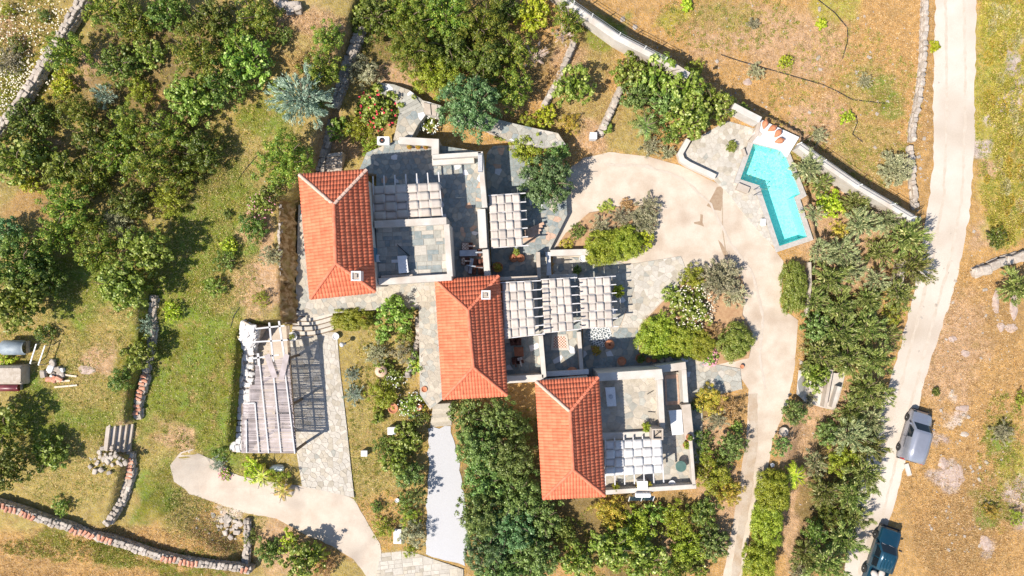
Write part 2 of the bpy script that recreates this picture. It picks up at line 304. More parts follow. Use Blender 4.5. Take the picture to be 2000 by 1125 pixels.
# ---- draped sheets: road, drive
rnd = random.Random(3)
def rough_edge(pts, step=.45, amp=.07):
    out = []
    n = len(pts)
    for i in range(n):
        a = Vector(pts[i][:2]); b_ = Vector(pts[(i+1) % n][:2]); L = (b_-a).length; k = max(1, int(L/step))
        nrm = Vector((-(b_-a).y, (b_-a).x))/max(L, 1e-6)
        for j in range(k): p = a.lerp(b_, j/k)+nrm*rnd.uniform(-amp, amp)*(1 if j else .3); out.append((p.x, p.y))
    return out
HARD = []
def drape(name, pts_px, off, mat_, amp=.07, cell=1.0, lift=None, kind='structure'):
    if name in ('road', 'driveway', 'gravel_path', 'concrete_pad'): HARD.append(pts_px)
    poly = [G(a, b_)[:2] for a, b_ in pts_px]; poly = rough_edge(poly, amp=amp)
    bm = bmesh.new(); f = bm.faces.new([bm.verts.new((p[0], p[1], 0)) for p in poly])
    bmesh.ops.triangulate(bm, faces=bm.faces[:])
    xs = [p[0] for p in poly]; ys = [p[1] for p in poly]
    for ax, lo, hi in ((0, min(xs), max(xs)), (1, min(ys), max(ys))):
        q = math.ceil(lo/cell)*cell
        while q < hi:
            co = (q, 0, 0) if ax == 0 else (0, q, 0); no = (1, 0, 0) if ax == 0 else (0, 1, 0)
            bmesh.ops.bisect_plane(bm, geom=bm.verts[:]+bm.edges[:]+bm.faces[:], plane_co=co, plane_no=no); q += cell
    bmesh.ops.triangulate(bm, faces=bm.faces[:])
    for v_ in bm.verts: v_.co.z = (terr(v_.co.x, v_.co.y) if lift is None else lift)+off
    bm.normal_update()
    for f in bm.faces:
        if f.normal.z < 0: f.normal_flip()
    me = bpy.data.meshes.new(name); bm.to_mesh(me); bm.free(); me.materials.append(mat_)
    o = ob(name, me); tag(o, kind=kind); return o
road_m = M2('gravel_road_surface', (.50, .435, .37), (.55, .49, .43), .5, .95, .4, 22, c3=(.42, .35, .285))
conc = M2('drive_concrete', (.47, .385, .305), (.54, .465, .385), .8, .9, .35, 20, c3=(.36, .27, .20))
conc2 = M2('drive_concrete_south', (.45, .37, .30), (.52, .45, .375), .8, .9, .35, 20, c3=(.36, .30, .25))
def sb(m_, strength): pass
drape('road', [(1832,-60),(1824,60),(1822,200),(1822,330),(1812,400),(1800,480),(1782,580),(1752,700),(1715,810),(1690,900),(1665,1010),(1638,1180),(1690,1180),(1722,1060),(1748,980),(1768,900),(1790,810),(1806,740),(1832,660),(1862,570),(1880,490),(1896,400),(1902,300),(1904,150),(1908,-60)], .035, road_m, .09)
DRIVE = [(1068,398),(1098,368),(1112,330),(1140,308),(1190,297),(1262,305),(1325,322),(1368,342),(1400,358),(1440,392),(1478,430),(1500,470),(1530,510),(1524,600),(1558,625),(1552,720),(1538,790),(1508,860),(1498,930),(1470,1010),(1440,1180),(1402,1180),(1428,1040),(1446,930),(1458,850),(1462,760),(1445,735),(1340,716),(1140,716),(1140,640),(1200,560),(1188,520),(1075,498)]
drape('driveway', DRIVE, .02, conc, .03)
drape('driveway', [(332,908),(352,884),(380,876),(402,892),(440,918),(480,932),(585,948),(640,955),(692,975),(712,1010),(742,1062),(745,1075),(728,1180),(715,1125),(690,1092),(648,1066),(590,1040),(540,1012),(480,1002),(430,985),(370,965),(340,940)], .03, conc2, .06)
drape('gravel_path', [(836,838),(880,832),(890,870),(900,930),(908,985),(912,1050),(908,1106),(870,1095),(832,1082),(834,1000),(836,930)], .04, M2('white_gravel', (.42, .415, .43), (.50, .495, .51), 30, .95, .5, 60), .13)
mark_m = M2('brown_mark', (.29, .20, .13), (.34, .25, .17), 4, .6, 0)
for k, pts in enumerate([[(1355,434),(1367,432),(1368,418),(1373,420),(1372,434),(1375,443),(1368,440),(1356,437)], [(1388,388),(1400,365),(1412,364),(1411,398),(1408,412),(1396,410),(1380,402)], [(1402,468),(1410,476),(1420,492),(1424,502),(1414,500),(1408,486)], [(1384,640),(1392,645),(1400,660),(1394,662)]][:3]):  # first a three-bladed dark brown patch, then stain streaks along the joint
    drape('drive_mark', pts, .028, mark_m, .02)
drape('expansion_joint', [(1409.4,362),(1410.8,362),(1411.3,400),(1412,450),(1418,490),(1425,505),(1423,505),(1416,490),(1410.4,450),(1409.9,400)], .030, M2('joint_tar', (.30, .22, .15), (.36, .28, .2), 5), .0)
def track_strip(tr_):
    pts = [Vector(G(a, b_)) for a, b_ in tr_]; fine = []
    for i in range(len(pts)-1):
        k = max(1, int((pts[i+1]-pts[i]).length/.4)); fine += [pts[i].lerp(pts[i+1], j/k) for j in range(k)]
    V = []; F = []
    for i in range(len(fine)-1):
        d = (fine[i+1]-fine[i]).normalized(); s_ = Vector((-d.y, d.x, 0)); 
        for q in (-1, 1): v_ = fine[i]+s_*q*.13*rnd.uniform(.3, 1.3)+s_*.12*math.sin(i*.07); v_.z = terr(v_.x, v_.y)+.043; V.append(v_)
    for i in range(len(fine)-2): F.append((2*i, 2*i+2, 2*i+3, 2*i+1)[::-1])
    tag(ob('tyre_track', mesh('tyre_track', V, F, [tyre])), kind='structure')
tyre = M2('tyre_track', (.45, .38, .31), (.50, .43, .365), 2.5, .95, .3, 20)
for tr_ in ([(1846,-20),(1846,200),(1842,380),(1824,500),(1796,620),(1764,740),(1730,860),(1702,970),(1672,1140)], [(1882,-20),(1882,200),(1878,380),(1860,500),(1832,600),(1802,710),(1770,820),(1738,940),(1702,1080),(1690,1140)], [(1180,322),(1260,326),(1330,350),(1385,400),(1420,470),(1470,540),(1490,620),(1485,700),(1500,780)]):
    track_strip(tr_)
drape('track', [(1462,770),(1480,768),(1480,840),(1476,900),(1466,980),(1450,1060),(1440,1180),(1420,1180),(1440,1040),(1455,930),(1462,850)], .028, M2('track_tan', (.37, .28, .20), (.43, .36, .29), 1.2, .95, .2, 12), .08)

# ================================================================ PAVING
def clip_half(poly, p, n):   # keep side where (q-p).n <= 0
    out = []; k = len(poly)
    for i in range(k):
        a = poly[i]; b_ = poly[(i+1) % k]; da = (a[0]-p[0])*n[0]+(a[1]-p[1])*n[1]; db = (b_[0]-p[0])*n[0]+(b_[1]-p[1])*n[1]
        if da <= 0: out.append(a)
        if (da < 0 < db) or (db < 0 < da):
            s_ = da/(da-db); out.append((a[0]+(b_[0]-a[0])*s_, a[1]+(b_[1]-a[1])*s_))
    return out
def area(p): return .5*sum(p[i][0]*p[(i+1) % len(p)][1]-p[(i+1) % len(p)][0]*p[i][1] for i in range(len(p)))
def voronoi(poly, s, seed, jit=.42):
    r = random.Random(seed); xs = [p[0] for p in poly]; ys = [p[1] for p in poly]; S_ = []
    y = min(ys)-s; row = 0
    while y < max(ys)+s:
        x = min(xs)-s+(s/2 if row % 2 else 0)
        while x < max(xs)+s:
            S_.append((x+r.uniform(-jit, jit)*s, y+r.uniform(-jit, jit)*s)); x += s
        y += s*.9; row += 1
    A = np.array(S_); out = []
    if area(poly) < 0: poly = poly[::-1]
    for i, (x, y) in enumerate(S_):
        d = (A[:, 0]-x)**2+(A[:, 1]-y)**2; nb = np.argsort(d)[1:15]
        cell = [(x-1.6*s, y-1.6*s), (x+1.6*s, y-1.6*s), (x+1.6*s, y+1.6*s), (x-1.6*s, y+1.6*s)]
        for j in nb:
            n = (A[j, 0]-x, A[j, 1]-y); cell = clip_half(cell, ((A[j, 0]+x)/2, (A[j, 1]+y)/2), n)
            if len(cell) < 3: break
        if len(cell) < 3: continue
        cv = np.array(cell); ins = inpoly(cv[:, 0], cv[:, 1], poly)
        if not ins.all():
            sub = list(poly)
            for q in range(len(cell)):
                a = cell[q]; b_ = cell[(q+1) % len(cell)]; n = (b_[1]-a[1], -(b_[0]-a[0]))
                sub = clip_half(sub, a, n)
                if len(sub) < 3: break
            cell = sub
        if len(cell) >= 3 and area(cell) > .25*s*s*.2: out.append(cell)
    return out
def ashlar(poly, s, seed):
    r = random.Random(seed); xs = [p[0] for p in poly]; ys = [p[1] for p in poly]; out = []
    o_ = poly[0]; ang = math.atan2(poly[1][1]-poly[0][1], poly[1][0]-poly[0][0]); ca_, sa = math.cos(ang), math.sin(ang)
    loc = [((p[0]-o_[0])*ca_+(p[1]-o_[1])*sa, -(p[0]-o_[0])*sa+(p[1]-o_[1])*ca_) for p in poly]
    if area(loc) < 0: loc = loc[::-1]
    y = min(p[1] for p in loc); x1 = max(p[0] for p in loc); y1 = max(p[1] for p in loc)
    while y < y1:
        hh = r.choice([.8, 1, 1.2])*s; x = min(p[0] for p in loc)-r.random()*s
        while x < x1:
            ww = r.choice([.6, .9, 1.2, 1.5])*s
            parts = [(x, y, x+ww, y+hh)] if r.random() < .65 else [(x, y, x+ww, y+hh*.5), (x, y+hh*.5, x+ww, y+hh)]
            for (a, b_, c_, d_) in parts:
                cell = loc
                for p_, n_ in (((a, 0), (-1, 0)), ((c_, 0), (1, 0)), ((0, b_), (0, -1)), ((0, d_), (0, 1))):
                    cell = clip_half(cell, p_, n_)
                    if len(cell) < 3: break
                if len(cell) >= 3 and abs(area(cell)) > .02: out.append([(o_[0]+p[0]*ca_-p[1]*sa, o_[1]+p[0]*sa+p[1]*ca_) for p in cell])
            x += ww
        y += hh
    return out
MIX = {'blue': [(f_blue, .62), (f_grey, .25), (f_tan, .06), (f_pale, .02), (f_rust, .02), (f_white, .03)],
       'grey': [(f_blue, .1), (f_grey, .55), (f_tan, .2), (f_pale, .12), (f_white, .03)],
       'pale': [(f_grey, .04), (f_tan, .26), (f_pale, .70)],
       'tan': [(f_grey, .30), (f_tan, .66), (f_pale, .04)],
       'slab': [(f_blue, .35), (f_grey, .48), (f_pale, .12), (f_white, .05)],
       'dark': [(f_blue, .75), (f_grey, .2), (f_white, .05)]}
def paving(name, pts_px, z, s, mix, seed, thick=2.5, joint=grout, mode='v', gap=.93, side=plaster, inset=None, lab=None):
    HARD.append(pts_px); pol = Pz(pts_px, z)
    mb = MB(); mb.prism(pol, z-thick, z, 0, 1); base = mb.build(name, [joint, side]); tag(base, kind='structure')
    cells = voronoi(pol, s, seed) if mode == 'v' else ashlar(pol, s, seed)
    r = random.Random(seed+9); mats = [q[0] for q in MIX[mix]]; wts = [q[1] for q in MIX[mix]]
    cells.sort(key=lambda c_: -abs(area(c_)))
    rest = MB()
    for i, c_ in enumerate(cells):
        if area(c_) < 0: c_ = c_[::-1]
        mx_ = sum(p[0] for p in c_)/len(c_); my_ = sum(p[1] for p in c_)/len(c_); h_ = r.uniform(.012, .024); g1 = 1-(1-gap)*s*.6/max(.2, math.sqrt(abs(area(c_)))); g2 = g1-.03
        n = len(c_); lo = [(mx_+(p[0]-mx_)*g1, my_+(p[1]-my_)*g1) for p in c_]; hi_ = [(mx_+(p[0]-mx_)*g2, my_+(p[1]-my_)*g2) for p in c_]
        k = r.choices(range(len(mats)), wts)[0]
        F = [tuple(range(n, 2*n))]+[(q, (q+1) % n, n+(q+1) % n, n+q) for q in range(n)]
        if i < 300:
            me = mesh('flagstone', [(p[0]-mx_, p[1]-my_, -.005) for p in lo]+[(p[0]-mx_, p[1]-my_, h_) for p in hi_], F, mats[k])
            ob('flagstone', me, base, (mx_, my_, z))
        else: rest.add([(p[0], p[1], z-.005) for p in lo]+[(p[0], p[1], z+h_) for p in hi_], F, k)
    if rest.V: tag(rest.build('small_flagstones', mats, base), kind='stuff')
    return base
Z_A, Z_S, Z_NE, Z_S1, Z_S2, Z_T1, Z_T3, Z_P = 2.6, 1.9, .7, 1.4, .7, 5.1, 2.6, 1.0
paving('upper_patio', [(700,336),(716,298),(780,272),(938,296),(950,400),(958,543),(878,552),(870,440),(735,440),(735,340)], Z_A, .42, 'blue', 11, 2.6)
paving('side_court', [(945,285),(1015,283),(1040,330),(1065,395),(1105,370),(1108,420),(1072,492),(1072,545),(962,545),(955,420)], Z_NE, .5, 'blue', 12, 1.5, gap=.95)
paving('back_path', [(578,560),(583,400),(600,398),(604,572),(730,556),(848,548),(862,566),(864,780),(840,800),(820,770),(818,600),(720,606),(650,612),(600,622),(578,600)], Z_S, .46, 'tan', 13, 1.6, joint=grout_pale, side=stone_l)
paving('garage_patio', [(566,652),(658,648),(664,720),(676,820),(684,900),(692,972),(590,950),(580,890)], Z_P, .42, 'pale', 14, .8, joint=grout_pale, side=stone_l)
paving('sunken_court', [(1074,500),(1192,506),(1232,520),(1240,560),(1210,640),(1196,660),(1140,660),(1130,540),(1076,540)], .055, .5, 'grey', 15, .5)
paving('lower_court', [(1138,640),(1245,640),(1252,690),(1345,700),(1345,718),(1298,722),(1140,742)], .055, .5, 'blue', 16, .5)
paving('garden_apron', [(1205,520),(1330,500),(1345,540),(1262,618),(1246,640),(1212,640),(1240,560)], .055, .5, 'pale', 17, .5, joint=grout_pale)
paving('east_path', [(1345,690),(1400,712),(1446,720),(1450,760),(1405,770),(1372,775),(1372,905),(1340,905),(1342,720)], .06, .48, 'grey', 18, .5)
paving('middle_court', [(1062,650),(1136,645),(1140,722),(1066,730)], Z_S2, .6, 'blue', 19, 1.2)
paving('dining_patio', [(985,660),(1062,655),(1066,735),(990,742)], Z_S1, .6, 'blue', 20, 1.6)
paving('pergola_floor', [(980,548),(1056,545),(1062,655),(985,660)], Z_S1, .6, 'blue', 23, 1.6)
paving('pergola_floor', [(1058,545),(1132,542),(1136,645),(1062,650)], Z_S2, .6, 'blue', 24, 1.2)
paving('pool_deck', [(1352,275),(1420,236),(1478,252),(1462,282),(1438,352),(1476,370),(1514,484),(1490,462),(1462,430),(1422,378),(1395,352),(1345,322),(1335,300)], .06, .42, 'pale', 21, .5, joint=grout_pale)
paving('entrance_walk', [(735,160),(770,165),(800,176),(826,196),(862,206),(856,228),(832,224),(818,242),(802,272),(768,274),(776,240),(780,212),(766,192),(738,180)], 2.75, .55, 'grey', 22, 1.5)
paving('back_walk', [(880,205),(960,230),(1020,245),(1090,260),(1105,282),(1060,290),(1000,275),(940,250),(890,235)], 1.75, .55, 'grey', 25, 1.2)
paving('brick_apron', [(745,1072),(780,1068),(835,1088),(905,1112),(905,1180),(722,1180)], .36, .55, 'pale', 26, .4, joint=grout_pale, mode='a')
# raised beds on the drive
mb = MB(); mb.prism(Pz([(494,640),(565,636),(578,884),(482,884)], 1.0), .2, 1.03, 0); tag(mb.build('carport_floor', [conc2]), kind='structure')
bed_m = M2('bed_soil', (.34, .20, .11), (.42, .27, .15), 3, .95, .6, 10)
for pts in ([(1082,490),(1105,455),(1150,416),(1200,404),(1255,402),(1284,408),(1284,432),(1262,478),(1240,496),(1180,494)], [(1246,650),(1262,622),(1330,556),(1400,517),(1440,524),(1455,560),(1450,615),(1470,650),(1462,700),(1400,712),(1345,698),(1248,690)]):
    pol = rough_edge(Pz(pts, .1), .5, .04); mb = MB(); mb.prism(pol, -.1, .12, 0); tag(mb.build('planting_bed', [bed_m]), kind='structure')
# ================================================================ HOUSES
def lerp2(a, b, t): return (a[0]+(b[0]-a[0])*t, a[1]+(b[1]-a[1])*t)
def tile_slope(name, poly, parent, pitch=.225, course=.36, seed=0):
    """poly: eave p0,p1 then the upper corner(s), world coords"""
    r = random.Random(seed); p0, p1 = Vector(poly[0]), Vector(poly[1]); Ux = (p1-p0).normalized()
    Nn = Ux.cross(Vector(poly[2])-p0).normalized()
    if Nn.z < 0: Nn = -Nn
    Vx = Nn.cross(Ux)
    if Vx.dot(Vector(poly[2])-p0) < 0: Vx = -Vx
    loc = [((Vector(p)-p0).dot(Ux), (Vector(p)-p0).dot(Vx)) for p in poly]
    L = loc[1][0]; ncol = max(1, round(L/pitch)); pw = L/ncol; V = []; Q = []
    def vmax(u):
        best = 0
        for i in range(1, len(loc)):
            a = loc[i]; b_ = loc[(i+1) % len(loc)]
            if (a[0]-u)*(b_[0]-u) <= 0 and abs(a[0]-b_[0]) > 1e-6: best = max(best, a[1]+(b_[1]-a[1])*(u-a[0])/(b_[0]-a[0]))
        return best
    prof = [(-.5, .012), (-.30, .048), (0, .068), (.30, .048), (.5, .012)]
    for c in range(ncol):
        u = (c+.5)*pw; vm = vmax(u); v_ = -.06
        while v_ < vm-.02:
            e = min(v_+course, vm+.02); n = len(V); dl = r.uniform(.022, .034); du = r.uniform(-.006, .006)
            for (vv, lift) in ((v_, dl), (e+.04, .0)):
                for q, h_ in prof: V.append(p0+Ux*(u+du+q*pw*.98)+Vx*vv+Nn*(h_+lift))
            for q, h_ in prof: V.append(p0+Ux*(u+du+q*pw*.98)+Vx*(v_+.004)+Nn*(h_*.4-.03))
            for q in range(4):
                Q.append((n+q, n+q+1, n+5+q+1, n+5+q)); Q.append((n+10+q, n+10+q+1, n+q+1, n+q))
            v_ = e
    o = ob('roof_tiles', quads_mesh('roof_tiles', V, Q, [tile_m]), parent); tag(o, kind='stuff')
    return o
def caps(a, b, parent, mat_=None, wdt=.15, name='ridge_tiles'):
    a, b = Vector(a), Vector(b); L = (b-a).length; n = max(2, round(L/.38)); d = (b-a)/L; s = d.cross(Vector((0, 0, 1))).normalized(); up = s.cross(d).normalized(); V = []; F = []
    r = random.Random(int(L*100))
    for i in range(n):
        c0 = a+d*(L*i/n); c1 = a+d*(L*(i+1)/n+.05); k = len(V); j = s*r.uniform(-.008, .008)
        for c_, rr, lf in ((c0, wdt, .06), (c1, wdt*.86, .035)):
            for q in range(7):
                t_ = math.pi*q/6; V.append(c_+j+s*math.cos(t_)*rr+up*(math.sin(t_)*rr*.8+lf))
        for q in range(6): F.append((k+q, k+q+1, k+8+q, k+7+q))
        F.append(tuple(k+q for q in range(7)))
    tag(ob(name, mesh(name, V, F, [mat_ or ridge_m]), parent), kind='stuff')
def opening(parent, x, y, z, w_, h_, axis_, sgn, kind_):
    """door or window on a wall plane; axis_ 'x': the wall faces +-x"""
    fr = MB(); d = .05; t = .07
    def bx(m_, u0, u1, v0, v1, d0, d1, mi=0):
        if axis_ == 'x': m_.box(x+min(sgn*d0, sgn*d1), y+u0, z+v0, x+max(sgn*d0, sgn*d1), y+u1, z+v1, mi)
        else: m_.box(x+u0, y+min(sgn*d0, sgn*d1), z+v0, x+u1, y+max(sgn*d0, sgn*d1), z+v1, mi)
    for (u0, u1, v0, v1) in ((-w_/2, -w_/2+t, 0, h_), (w_/2-t, w_/2, 0, h_), (-w_/2+t, w_/2-t, h_-t, h_), (-w_/2+t, w_/2-t, 0, t)): bx(fr, u0, u1, v0, v1, .004, d)
    if kind_ == 'window':
        bx(fr, -.02, .02, t, h_-t, .006, d-.006); f = fr.build('window', [white_wood], parent)
        g = MB(); bx(g, -w_/2+t, w_/2-t, t, h_-t, .002, .02); g.build('pane', [glass], f)
        s_ = MB(); bx(s_, -w_/2-.06, w_/2+.06, -.07, 0, .004, .12); s_.build('sill', [plaster], f)
    else:
        f = fr.build('door', [blue_door], parent); g = MB(); bx(g, -w_/2+t, w_/2-t, t, h_-t, .002, .035); g.build('door_panel', [blue_door], f)
        k = MB(); bx(k, w_/2-t-.09, w_/2-t-.05, 1.0, 1.14, .035, .07); k.build('handle', [metal_g], f)
def house(eave_px, ridge_px, ze, zr, zb, label, chim=None, pale=(), openings=(), seed=0):
    nw, ne, se, sw = [Vector(P(a, b, ze)) for a, b in eave_px]; rn, rs = [Vector(P(a, b, zr)) for a, b in ridge_px]
    ctr = (nw+ne+se+sw)/4
    H = thing('house', label, 'house', (ctr.x, ctr.y, zb))
    ins = [c+(ctr-c)*Vector((0, 0, 0)) for c in (nw, ne, se, sw)]
    def inset(c): v = ctr-c; return (c.x+math.copysign(.38, v.x), c.y+math.copysign(.38, v.y))
    pol = [inset(c) for c in (sw, se, ne, nw)]
    mb = MB(); mb.prism(pol, zb, ze-.02, 0); mb.build('wall', [plaster], H)
    # roof underlay with a real thickness
    z0 = ze-.13; V = [sw, se, ne, nw, rn, rs]; Vb = [Vector((v.x, v.y, z0)) for v in (sw, se, ne, nw)]
    F = [(3, 0, 5, 4), (1, 2, 4, 5), (2, 3, 4), (0, 1, 5), (6, 7, 1, 0), (7, 8, 2, 1), (8, 9, 3, 2), (9, 6, 0, 3), (9, 8, 7, 6)]
    rf = ob('roof', mesh('roof', V+Vb, F, [ridge_m]), H)
    tile_slope('east', [se, ne, rn, rs], rf, seed=seed); tile_slope('west', [nw, sw, rs, rn], rf, seed=seed+1)
    tile_slope('north', [ne, nw, rn], rf, seed=seed+2); tile_slope('south', [sw, se, rs], rf, seed=seed+3)
    up = Vector((0, 0, .03))
    for k, (a, b_) in enumerate(((rs, rn), (nw, rn), (ne, rn), (sw, rs), (se, rs))): caps(a+up, b_+up, rf, mortar_pale if k in pale else None, .14 if k == 0 else .115)
    if chim:
        cx_, cy_ = P(*chim, zr+.1)[:2]; zt = zr+.25; c = MB(); s_ = .33
        for (x0, y0, x1, y1) in ((-s_, -s_, s_, -s_+.09), (-s_, s_-.09, s_, s_), (-s_, -s_+.09, -s_+.09, s_-.09), (s_-.09, -s_+.09, s_, s_-.09)): c.box(cx_+x0, cy_+y0, ze, cx_+x1, cy_+y1, zt, 0)
        c.box(cx_-s_+.09, cy_-s_+.09, ze, cx_+s_-.09, cy_+s_-.09, zt-.10, 1)
        ch = c.build('chimney', [white, plaster_tan], rf); d = MB(); d.box(cx_-.14, cy_-.12, zt-.1, cx_+.08, cy_+.12, zt+.02); d.build('flue', [stone_l], ch)
    for (side, t, zz, w_, h_, kd) in openings:
        sw2, se2, ne2, nw2 = pol
        if side == 'e': p_ = lerp2(se2, ne2, t); x_ = p_[0]; opening(H, x_+.02, p_[1], zz, w_, h_, 'x', 1, kd)
        if side == 'w': p_ = lerp2(sw2, nw2, t); opening(H, p_[0]-.02, p_[1], zz, w_, h_, 'x', -1, kd)
        if side == 's': p_ = lerp2(sw2, se2, t); opening(H, p_[0], p_[1]-.05, zz, w_, h_, 'y', -1, kd)
    return H
house([(585,342),(716,332),(733,570),(607,583)], [(652,400),(656,514)], 8.4, 9.4, 1.5, 'red tiled hip roof house farthest left of three, chimney at lower right', (696,539), (1, 2), [('s', .5, 3.2, 1.1, 1.2, 'window'), ('w', .5, 3.4, 1.0, 1.2, 'window'), ('w', .8, 3.4, 1.0, 1.2, 'window'), ('e', .3, 5.2, 1.0, 2.1, 'door')], 1)
house([(851,548),(974,539),(990,772),(866,779)], [(914,606),(924,717)], 4.7, 5.7, .3, 'middle red tiled hip roof house with a white chimney near its top right corner', (949,576), (), [('s', .5, 2.2, 1.1, 1.2, 'window'), ('w', .4, 2.3, 1.0, 1.2, 'window'), ('e', .25, Z_S1, 1.0, 2.1, 'door')], 11)
house([(1047,745),(1168,737),(1181,968),(1061,974)], [(1113,804),(1119,917)], 5.8, 6.7, .0, 'red tiled hip roof house nearest the lower right, without any chimney', None, (1,), [('s', .5, 3.2, 1.1, 1.2, 'window'), ('e', .7, Z_T3, 1.0, 2.1, 'door'), ('w', .5, 3.2, 1.0, 1.2, 'window')], 21)

# ---------------------------------------------------------------- terraces on ground-floor rooms
paving('roof_terrace', [(734,436),(866,430),(877,548),(738,556)], Z_T1, .6, 'slab', 31, 4.8, joint=grout, mode='a', gap=.95)
paving('roof_terrace', [(1168,732),(1292,728),(1296,848),(1176,856)], Z_T3, .55, 'tan', 32, 2.6, joint=grout_pale)
paving('lower_terrace', [(1172,856),(1292,850),(1292,728),(1338,726),(1346,790),(1352,952),(1178,962)], .9, .5, 'tan', 33, .9, joint=grout_pale)

def wall(pts_px, zt, zb, wd, label, mat_=None, name='garden_wall', cat='wall', cap=0, closed=False, group=None):
    """pts_px are on the middle line of the wall's top"""
    p = [Vector(P(a, b, zt)[:2]) for a, b in pts_px]; L = []; Rr = []
    for i in range(len(p)):
        d0 = (p[i]-p[i-1]).normalized() if i else (p[1]-p[0]).normalized(); d1 = (p[i+1]-p[i]).normalized() if i < len(p)-1 else d0
        n0 = Vector((-d0.y, d0.x)); n1 = Vector((-d1.y, d1.x)); n = (n0+n1).normalized(); k = 1/max(.5, n.dot(n0)); L.append(p[i]+n*wd/2*k); Rr.append(p[i]-n*wd/2*k)
    c = (p[0]+p[-1])/2; Wt = thing(name, label, cat, (c.x, c.y, zb), group=group)
    def strip(L, Rr, z0, z1, nm, m_):
        n = len(L); V = [(q.x, q.y, z) for z in (z0, z1) for S_ in (L, Rr) for q in S_]; F = []
        for i in range(n-1):
            a, b_, c_, d_ = i, i+1, n+i+1, n+i; t = 2*n
            F += [(t+d_, t+c_, t+b_, t+a), (a, b_, c_, d_), (a+t, b_+t, b_, a), (d_, c_, c_+t, d_+t)]
        F += [(0, n, 3*n, 2*n), (2*n-1, n-1, 3*n-1, 4*n-1)]
        bm = bmesh.new(); vs = [bm.verts.new(v) for v in V]; [bm.faces.new([vs[i] for i in f]) for f in F]
        bmesh.ops.recalc_face_normals(bm, faces=bm.faces[:]); bmesh.ops.bevel(bm, geom=[e for e in bm.edges if e.calc_face_angle(0) > .7], offset=.018, segments=1, affect='EDGES')
        me = bpy.data.meshes.new(nm); bm.to_mesh(me); bm.free(); me.materials.append(m_); return ob(nm, me, Wt)
    if cap:
        strip(L, Rr, zb, zt-cap, 'wall_body', mat_ or plaster)
        ex = [l+(l-r_).normalized()*.05 for l, r_ in zip(L, Rr)]; ey = [r_-(l-r_).normalized()*.05 for l, r_ in zip(L, Rr)]
        strip(ex, ey, zt-cap+.002, zt, 'coping', white)
    else: strip(L, Rr, zb, zt, 'wall_body', mat_ or plaster)
    return Wt
# first terrace parapets
wall([(731,438),(872,431)], Z_T1+.55, Z_A, .52, 'wide white parapet between the slab terrace and the shaded pergola beside the left house', cap=0)
wall([(872,438),(879,540)], Z_T1+.55, Z_A, .42, 'white parapet along the right edge of the slab terrace of the left house')
wall([(739,550),(882,541)], Z_T1+.5, Z_S-.4, .5, 'wide white parapet along the bottom edge of the slab terrace')
wall([(744,543),(806,540)], Z_T1+.42, Z_T1, .36, 'low pale bench along the bottom parapet of the slab terrace', plaster_tan, 'built_in_bench', 'bench')
# upper patio walls
wall([(779,274),(850,278),(850,303)], Z_A+1.0, 1.2, .56, 'L-shaped white wall above the upper patio with three round green plants in front')
wall([(844,306),(940,300)], Z_A+1.1, 1.1, .34, 'white wall along the top of the upper patio below the big green tree')
wall([(844,316),(926,311)], Z_A+.5, Z_A, .56, 'low white bench under the top wall of the upper patio', plaster, 'built_in_bench', 'bench')
wall([(938,296),(941,340),(947,405)], Z_A+1.1, .5, .4, 'white wall with a grey louvre slab on top at the right of the upper patio')
wall([(940,408),(944,484)], Z_A+1.0, .5, .62, 'thickest white wall section at the right of the upper patio')
wall([(948,487),(952,541)], Z_A+1.1, .5, .46, 'white wall section at the right of the two upper patio loungers')
mb = MB()
for k in range(16):
    x0, y0, _ = P(934, 303+k*1.9, Z_A+1.2); mb.box(x0, y0-.05, Z_A+1.16, x0+.3, y0-.01, Z_A+1.24, 0)
L_ = thing('vent_louvre', 'grey louvred slab lying on the bench end beside the upper patio wall', 'vent', P(938, 318, Z_A+1.1)); x0, y0, _ = P(934, 334, Z_A+1.15); x1, y1, _ = P(944, 302, Z_A+1.15)
b0 = MB(); b0.box(x0-.02, y0-.08, Z_A+1.102, x0+.32, y1+.1, Z_A+1.16); b0.build('louvre_frame', [metal_g], L_); tag(mb.build('louvre_slats', [white], L_), kind='stuff')
# walls round the middle courts
wall([(1044,545),(1049,650)], Z_S1+1.0, 0, .32, 'white wall between the first and the middle pergola sections')
wall([(985,742),(1062,738)], Z_S1+1.2, 0, .55, 'wide white wall below the dining patio, touching the middle house')
wall([(1056,655),(1063,738)], Z_S1+1.2, 0, .36, 'white wall between the dining patio and the court with the framed mosaic rug')
wall([(1066,731),(1150,726)], Z_S2+.9, 0, .3, 'narrow white wall below the court with the framed mosaic rug', cap=.06)
wall([(1131,648),(1136,722)], Z_S2+.7, 0, .3, 'white wall at the right of the court with the framed mosaic rug')
wall([(1051,492),(1053,545)][::-1], Z_NE+1.2, 0, .3, 'low white wall left of the small stair into the sunken court', plaster_tan)
wall([(1070,492),(1072,538)], .9, 0, .3, 'white wall at the left edge of the sunken court', cap=.05)
wall([(1072,540),(1128,538)], .8, 0, .3, 'white wall along the bottom left of the sunken court')
wall([(1075,494),(1152,492)], .9, 0, .5, 'pale wall along the top of the sunken court below the planted island')
wall([(1152,500),(1192,503),(1240,497)], .45, 0, .4, 'low rough stone wall under the dense shrubs of the planted island', plaster_tan)
wall([(975,545),(1050,542)], Z_S1+2.2, .4, .3, 'grey white wall along the top edge of the first pergola section', plaster_tan)
